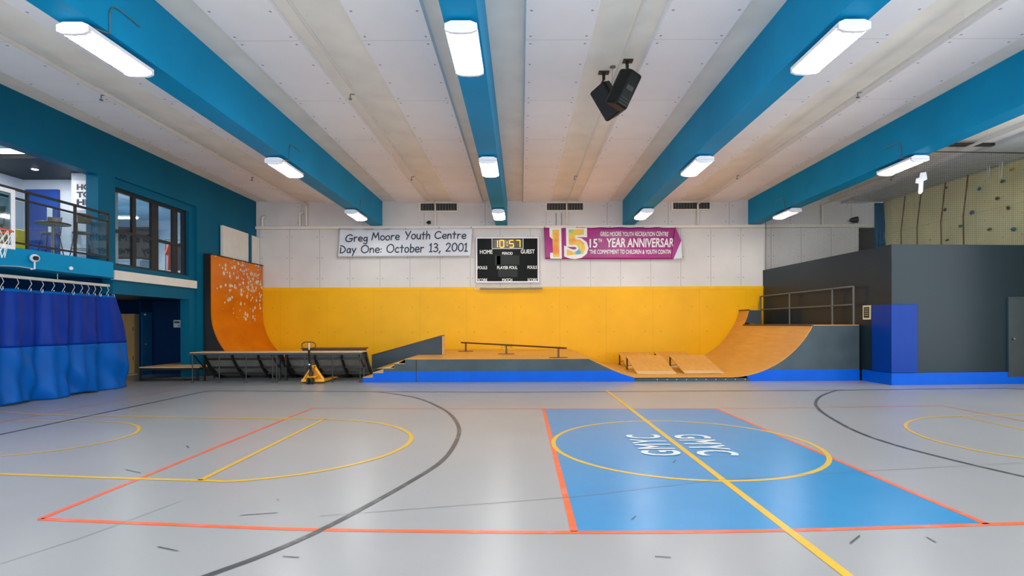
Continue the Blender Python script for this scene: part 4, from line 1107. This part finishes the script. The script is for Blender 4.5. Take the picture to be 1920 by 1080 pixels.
kicker(4.98, 16.48, 'nearer right one of the four small plywood kicker ramps')
kicker(3.66, 18.58, 'farther left one of the four small plywood kicker ramps')
kicker(5.0, 18.58, 'farther right one of the four small plywood kicker ramps')

# ------------------------------------------------------------------ pallet jack
PX, PYY = -5.88, 15.02
pj = thing('pallet_jack', (PX, PYY, .001), 'yellow hand pallet jack with black loop handle', 'pallet jack')
for s in (-1, 1): obj('steer_wheel', MB().cyl((PX+s*.035, PYY, .091), (PX+s*.085, PYY, .091), .09, 20), 'rubber', pj, smooth=True)
obj('fork_carriage', MB().bar((PX-.30, PYY+.13, .09), (PX+.34, PYY+.13, .09), .06, .07).box(PX-.11, PYY+.02, .18, PX+.14, PYY+.12, .215), 'jack', pj, bevel=.008)
m = MB().bar((PX+.06, PYY+.14, .50), (PX+.33, PYY+.14, .10), .06, .05).bar((PX-.02, PYY+.14, .46), (PX-.28, PYY+.14, .08), .06, .035).box(PX-.03, PYY+.11, .44, PX+.1, PYY+.18, .52)
obj('side_frame', m, 'jack', pj, bevel=.006)
obj('frame_plate', MB().prism([(PX-.0, .46), (PX+.06, .47), (PX+.29, .11), (PX-.24, .11)], 1, PYY+.15, PYY+.165), plain('darker_yellow_enamel', (206, 126, 8), .4), pj)
for s, x in ((-1, PX-.19), (1, PX+.23)):
    obj('fork', MB().prism([(PYY+.17, .055), (PYY+1.28, .055), (PYY+1.34, .04), (PYY+1.34, .075), (PYY+1.28, .095), (PYY+.17, .095)], 0, x-.08, x+.08), 'jack', pj)
    obj('load_roller', MB().cyl((x-.06, PYY+1.15, .041), (x+.06, PYY+1.15, .041), .038, 12), 'rubber', pj)
obj('pump_body', MB().cyl((PX, PYY+.05, .216), (PX, PYY+.05, .36), .05, 14).box(PX-.05, PYY-.02, .26, PX+.05, PYY+.10, .33), 'black', pj)
obj('tow_bar', MB().bar((PX, PYY+.04, .33), (PX-.03, PYY-.02, .96), .06, .04), 'black', pj, bevel=.006)
obj('control_head', MB().bar((PX-.03, PYY-.02, .96), (PX-.035, PYY-.025, 1.14), .055, .035), plain('silver_paint', (190, 186, 184), .4, .4), pj, bevel=.006)
P = []
cx, cz = PX-.033, 1.08
for k in range(28):
    a = 2*PI*k/28; ca, sa = math.cos(a), math.sin(a)
    P.append((cx+.19*(abs(ca)**.6)*(1 if ca > 0 else -1), PYY-.025, cz+.095*(abs(sa)**.8)*(1 if sa > 0 else -1)))
obj('loop_handle', MB().tube(P, .013, 8, True), 'black', pj, smooth=True)
obj('warning_dot', MB().cyl((PX-.015, PYY-.035, .55), (PX-.015, PYY-.025, .55), .022, 12), 'white', pj)

# ------------------------------------------------------------------ grey block on the right
A0 = (9.84, 14.3); B0 = (9.52, YB-.002); C0 = (14.12, YB-.002); D0 = (14.12, 14.57)
ZW = 3.74
wr_ = obj('wall_right', MB().prism([A0, B0, C0, D0], 2, 0, ZW), 'block', kind=S)
def off(p, dx, dy): return (p[0]+dx, p[1]+dy)
obj('baseboard_right', MB().prism([off(A0, -.03, -.03), (wallx(15.43)-.03, 15.43), (wallx(15.43)-.001, 15.43), off(A0, -.001, -.001), off(D0, 0, -.001), off(D0, 0, -.03)], 2, .001, .32), 'blue', kind=S)
# padding at the corner
cp = thing('corner_pad', (A0[0], A0[1], .33), 'blue padding wrapped round the corner of dark grey wall', 'pad')
pa = atY(1718, 640, 14.32).x
obj('front_pad', MB().prism([off(A0, -.058, -.061), (pa, 14.30-.045), (pa, 14.30-.004), off(A0, -.004, -.004)], 2, .33, 2.14), 'padblue', cp, bevel=.012)
yb2 = 14.98
obj('side_pad', MB().prism([off(A0, -.06, -.055), off(A0, -.006, -.002), (wallx(yb2)-.006, yb2), (wallx(yb2)-.06, yb2)], 2, .33, 2.14), 'padblue', cp, bevel=.012)
# small framed notice
nf = thing('framed_notice', (wallx(15.3), 15.3, 1.9), 'small cream framed notice on the dark wall beside railing', 'notice')
ya, yb_ = 15.08, 15.40; zc = 1.95
def wq(y, o): return wallx(y)-o
m = MB()
def slabw(m, y0, z0, y1, z1, o0, o1): m.prism([(wq(y0, o0), y0), (wq(y0, o1), y0), (wq(y1, o1), y1), (wq(y1, o0), y1)], 2, z0, z1)
slabw(m, ya, zc-.2, yb_, zc+.2, .002, .02); obj('frame', m, 'cream_frame', nf)
m = MB(); slabw(m, ya+.05, zc-.15, yb_-.05, zc+.15, .021, .024); obj('sheet', m, 'blackdoor', nf)
m = MB()
for i in range(4): slabw(m, ya+.08, zc+.09-.06*i, yb_-.08, zc+.105-.06*i, .0245, .026)
obj('print', m, 'cream_frame', nf)
# door in the front face
def fy(x): return A0[1]+(D0[1]-A0[1])*(x-A0[0])/(D0[0]-A0[0])
xd0 = atY(1888, 620, 14.53).x; xd1 = xd0+.95
d4 = thing('door_4', ((xd0+xd1)/2, fy(xd0), .2), 'dark flush door in the front of the dark grey block', 'door', kind=S)
def fr(m, x0, z0, x1, z1, o0, o1): m.prism([(x0, fy(x0)-o0), (x0, fy(x0)-o1), (x1, fy(x1)-o1), (x1, fy(x1)-o0)], 2, z0, z1); return m
zd0, zd1 = .19, 2.29
obj('leaf', fr(MB(), xd0+.03, zd0, xd1-.03, zd1, .001, .035), plain('dark_door_paint', (52, 62, 68), .45), d4)
m = MB(); fr(m, xd0-.02, zd0, xd0+.028, zd1+.05, .001, .05); fr(m, xd0+.03, zd1+.002, xd1, zd1+.05, .001, .05); fr(m, xd1-.028, zd0, xd1+.02, zd1+.002, .001, .05)
obj('door_frame', m, 'grey', d4)
p = atY(1894, 635.5, 14.5)
obj('knob', MB().ball((xd0+.11, fy(xd0)-.07, p.z), .032, 10).cyl((xd0+.11, fy(xd0)-.07, p.z), (xd0+.11, fy(xd0)-.03, p.z), .014, 8), 'steel', d4, smooth=True)

# ------------------------------------------------------------------ beyond the net
XCW = 14.2
cwm = MB().sheet(lambda u, v: (XCW+.12*math.sin(u*5)*v, 12.4+(YB-.3-12.4)*u, ZC-.17-(ZC-.17)*(1-v)), 24, 8, .3, (1, 0, 0))
cw = obj('wall_climbing', cwm, 'climb', kind=S)
hc = [((60, 110, 130), 'blue'), ((200, 160, 40), 'yellow'), ((90, 80, 60), 'brown'), ((180, 60, 60), 'red'), ((70, 110, 90), 'green')]
hm = [plain('hold_resin_'+n, c, .6) for c, n in hc]
HP = [(1692, 385, 3), (1702, 388, 2), (1739, 381, 2), (1772, 393, 2), (1817, 322, 0), (1836, 354, 0), (1822, 398, 0), (1801, 424, 4), (1855, 430, 2), (1745, 450, 1), (1776, 450, 2), (1700, 446, 2), (1720, 424, 1), (1742, 421, 2), (1709, 412, 2), (1880, 340, 4), (1890, 390, 2), (1900, 430, 0), (1870, 372, 2), (1850, 310, 2), (1898, 318, 1), (1774, 352, 2)]
words_ = ['blue', 'yellow', 'brown', 'red', 'green']
for i, (x, y, c) in enumerate(HP):
    p = atX(x, y, XCW-.02); m = MB().ball((0, 0, 0), .06, 10, (.6, 1.0+.5*random.random(), .55+.4*random.random()))
    m.v = [(a+random.uniform(-.012, .012), b+random.uniform(-.012, .012), cc+random.uniform(-.012, .012)) for a, b, cc in m.v]
    m.xf(Matrix.Translation((p.x, p.y, p.z)))
    same = [k for k in range(len(HP)) if HP[k][2] == c]
    obj('climbing_hold', m, hm[c], label='%s climbing hold bolted to the beige climbing wall' % words_[c], cat='climbing hold', group='%s climbing holds' % words_[c], smooth=True)
for i, (x, lab) in enumerate(((1690, 'first brown climbing rope beside the teal curtain'), (1720, 'climbing rope hanging below the torn white cloth'), (1765, 'climbing rope between the torn cloth and the pair of slings'), (1807, 'dark climbing rope farther right on the beige wall'))):
    a = atX(x, 400, XCW-.3)
    obj('climbing_rope', MB().tube([(XCW-.16, a.y, ZC-.22), (XCW-.3, a.y+.02, 5.0), (XCW-.3, a.y, 3.78)], .02, 6), 'rope', label=lab, cat='rope', group='climbing ropes')
for dx in (0, 1.3):
    a = atX(1852+dx*18, 312, XCW-.2)
    obj('sling', MB().tube([(XCW-.16, a.y-.05, a.z+.35), (XCW-.2, a.y-.03, a.z-.3), (XCW-.2, a.y+.03, a.z-.35), (XCW-.16, a.y+.05, a.z+.35)], .012, 5), 'cord', label='pale sling loop hanging high on the beige climbing wall', cat='sling', group='slings on the climbing wall')
# long dark seam cable across
# teal curtain
def tcf(u, v):
    z = 3.76+(6.3-3.76)*v; w = 13.7+(.62+.42*max(0, (.62-v)/.62)**1.3)*u
    return (w, YB-.35+.05*math.sin(u*34)*(.6+.4*v), z)
obj('teal_drape', MB().sheet(tcf, 80, 10, .01), 'curt_t', label='pleated dark teal curtain hanging beside the climbing wall', cat='curtain', smooth='all')
a = atY(1610, 468, YB); b = atY(1642, 427, YB)
d5 = thing('door_5', ((a.x+b.x)/2, YB-.03, 3.74), 'dark boarded doorway high on the back wall beyond netting', 'door', kind=S)
obj('leaf', MB().box(a.x, YB-.03, 3.742, b.x, YB-.004, 5.39), 'blackdoor', d5)
obj('jamb', MB().box(b.x, YB-.04, 3.742, b.x+.12, YB-.004, 5.39), 'offwhite', d5)
# vertical batten panels on the back wall behind net are part of the wall
# net
def net_panel(P, Q, z0, z1, s=.055, r=.0022):
    P = Vector(P); Q = Vector(Q); L = (Q-P).length; m = MB(); n = int(L/s)
    for i in range(n+1):
        p = P+(Q-P)*(i/n); m.tube([(p.x, p.y, z0), (p.x, p.y, z1)], r, 3, cap=False)
    k = int((z1-z0)/s)
    for j in range(k+1):
        z = z0+(z1-z0)*j/k; m.tube([(P.x, P.y, z), (Q.x, Q.y, z)], r, 3, cap=False)
    return m
sn = thing('safety_net', (11, 14.4, ZW), 'fine dark safety netting above the dark grey block', 'safety net')
obj('side_net', net_panel((9.55, YB-.2, 0), (9.80, 14.26, 0), ZW+.012, 6.19), 'net', sn)
obj('front_net', net_panel((9.80, 14.26, 0), (14.1, 14.5, 0), ZW+.012, 6.19), 'net', sn)
obj('support_cable', MB().tube([(9.80, 14.26, 6.2), (14.1, 14.5, 6.2)], .015, 6).tube([(9.55, YB-.2, 6.2), (9.80, 14.26, 6.2)], .012, 6), 'black', sn)
obj('edge_cord', MB().tube([(9.55, YB-.2, 3.75), (9.55, YB-.2, 6.19)], .01, 5), 'black', sn)
obj('header_board', MB().box(11.2, 14.3, ZC-.14, 14.1, 14.42, ZC-.071), 'black', sn)
a = atY(1722, 345, 14.35)
pl = [(-.02, .33), (.17, .36), (.20, .12), (.08, .06), (.06, -.28), (-.02, -.36), (-.09, -.33), (-.07, -.02), (-.18, .0), (-.16, .14), (-.05, .18)]
obj('torn_cloth', MB().prism([(a.x+x*.82, a.z+z*.82) for x, z in pl], 1, 14.255, 14.267), 'cloth_w', label='torn white cloth scrap caught in the netting', cat='cloth scrap')

# ------------------------------------------------------------------ light
wd = bpy.data.worlds.new('world'); SC.world = wd; wd.use_nodes = True
wd.node_tree.nodes['Background'].inputs[0].default_value = (.93, .96, 1, 1); wd.node_tree.nodes['Background'].inputs[1].default_value = 1.55
SC.cycles.max_bounces = 12; SC.cycles.diffuse_bounces = 8; SC.cycles.transparent_max_bounces = 16
vs = SC.view_settings; vs.view_transform = 'Standard'; vs.look = 'None'; vs.exposure = 1.2; vs.gamma = 1; vs.use_curve_mapping = False
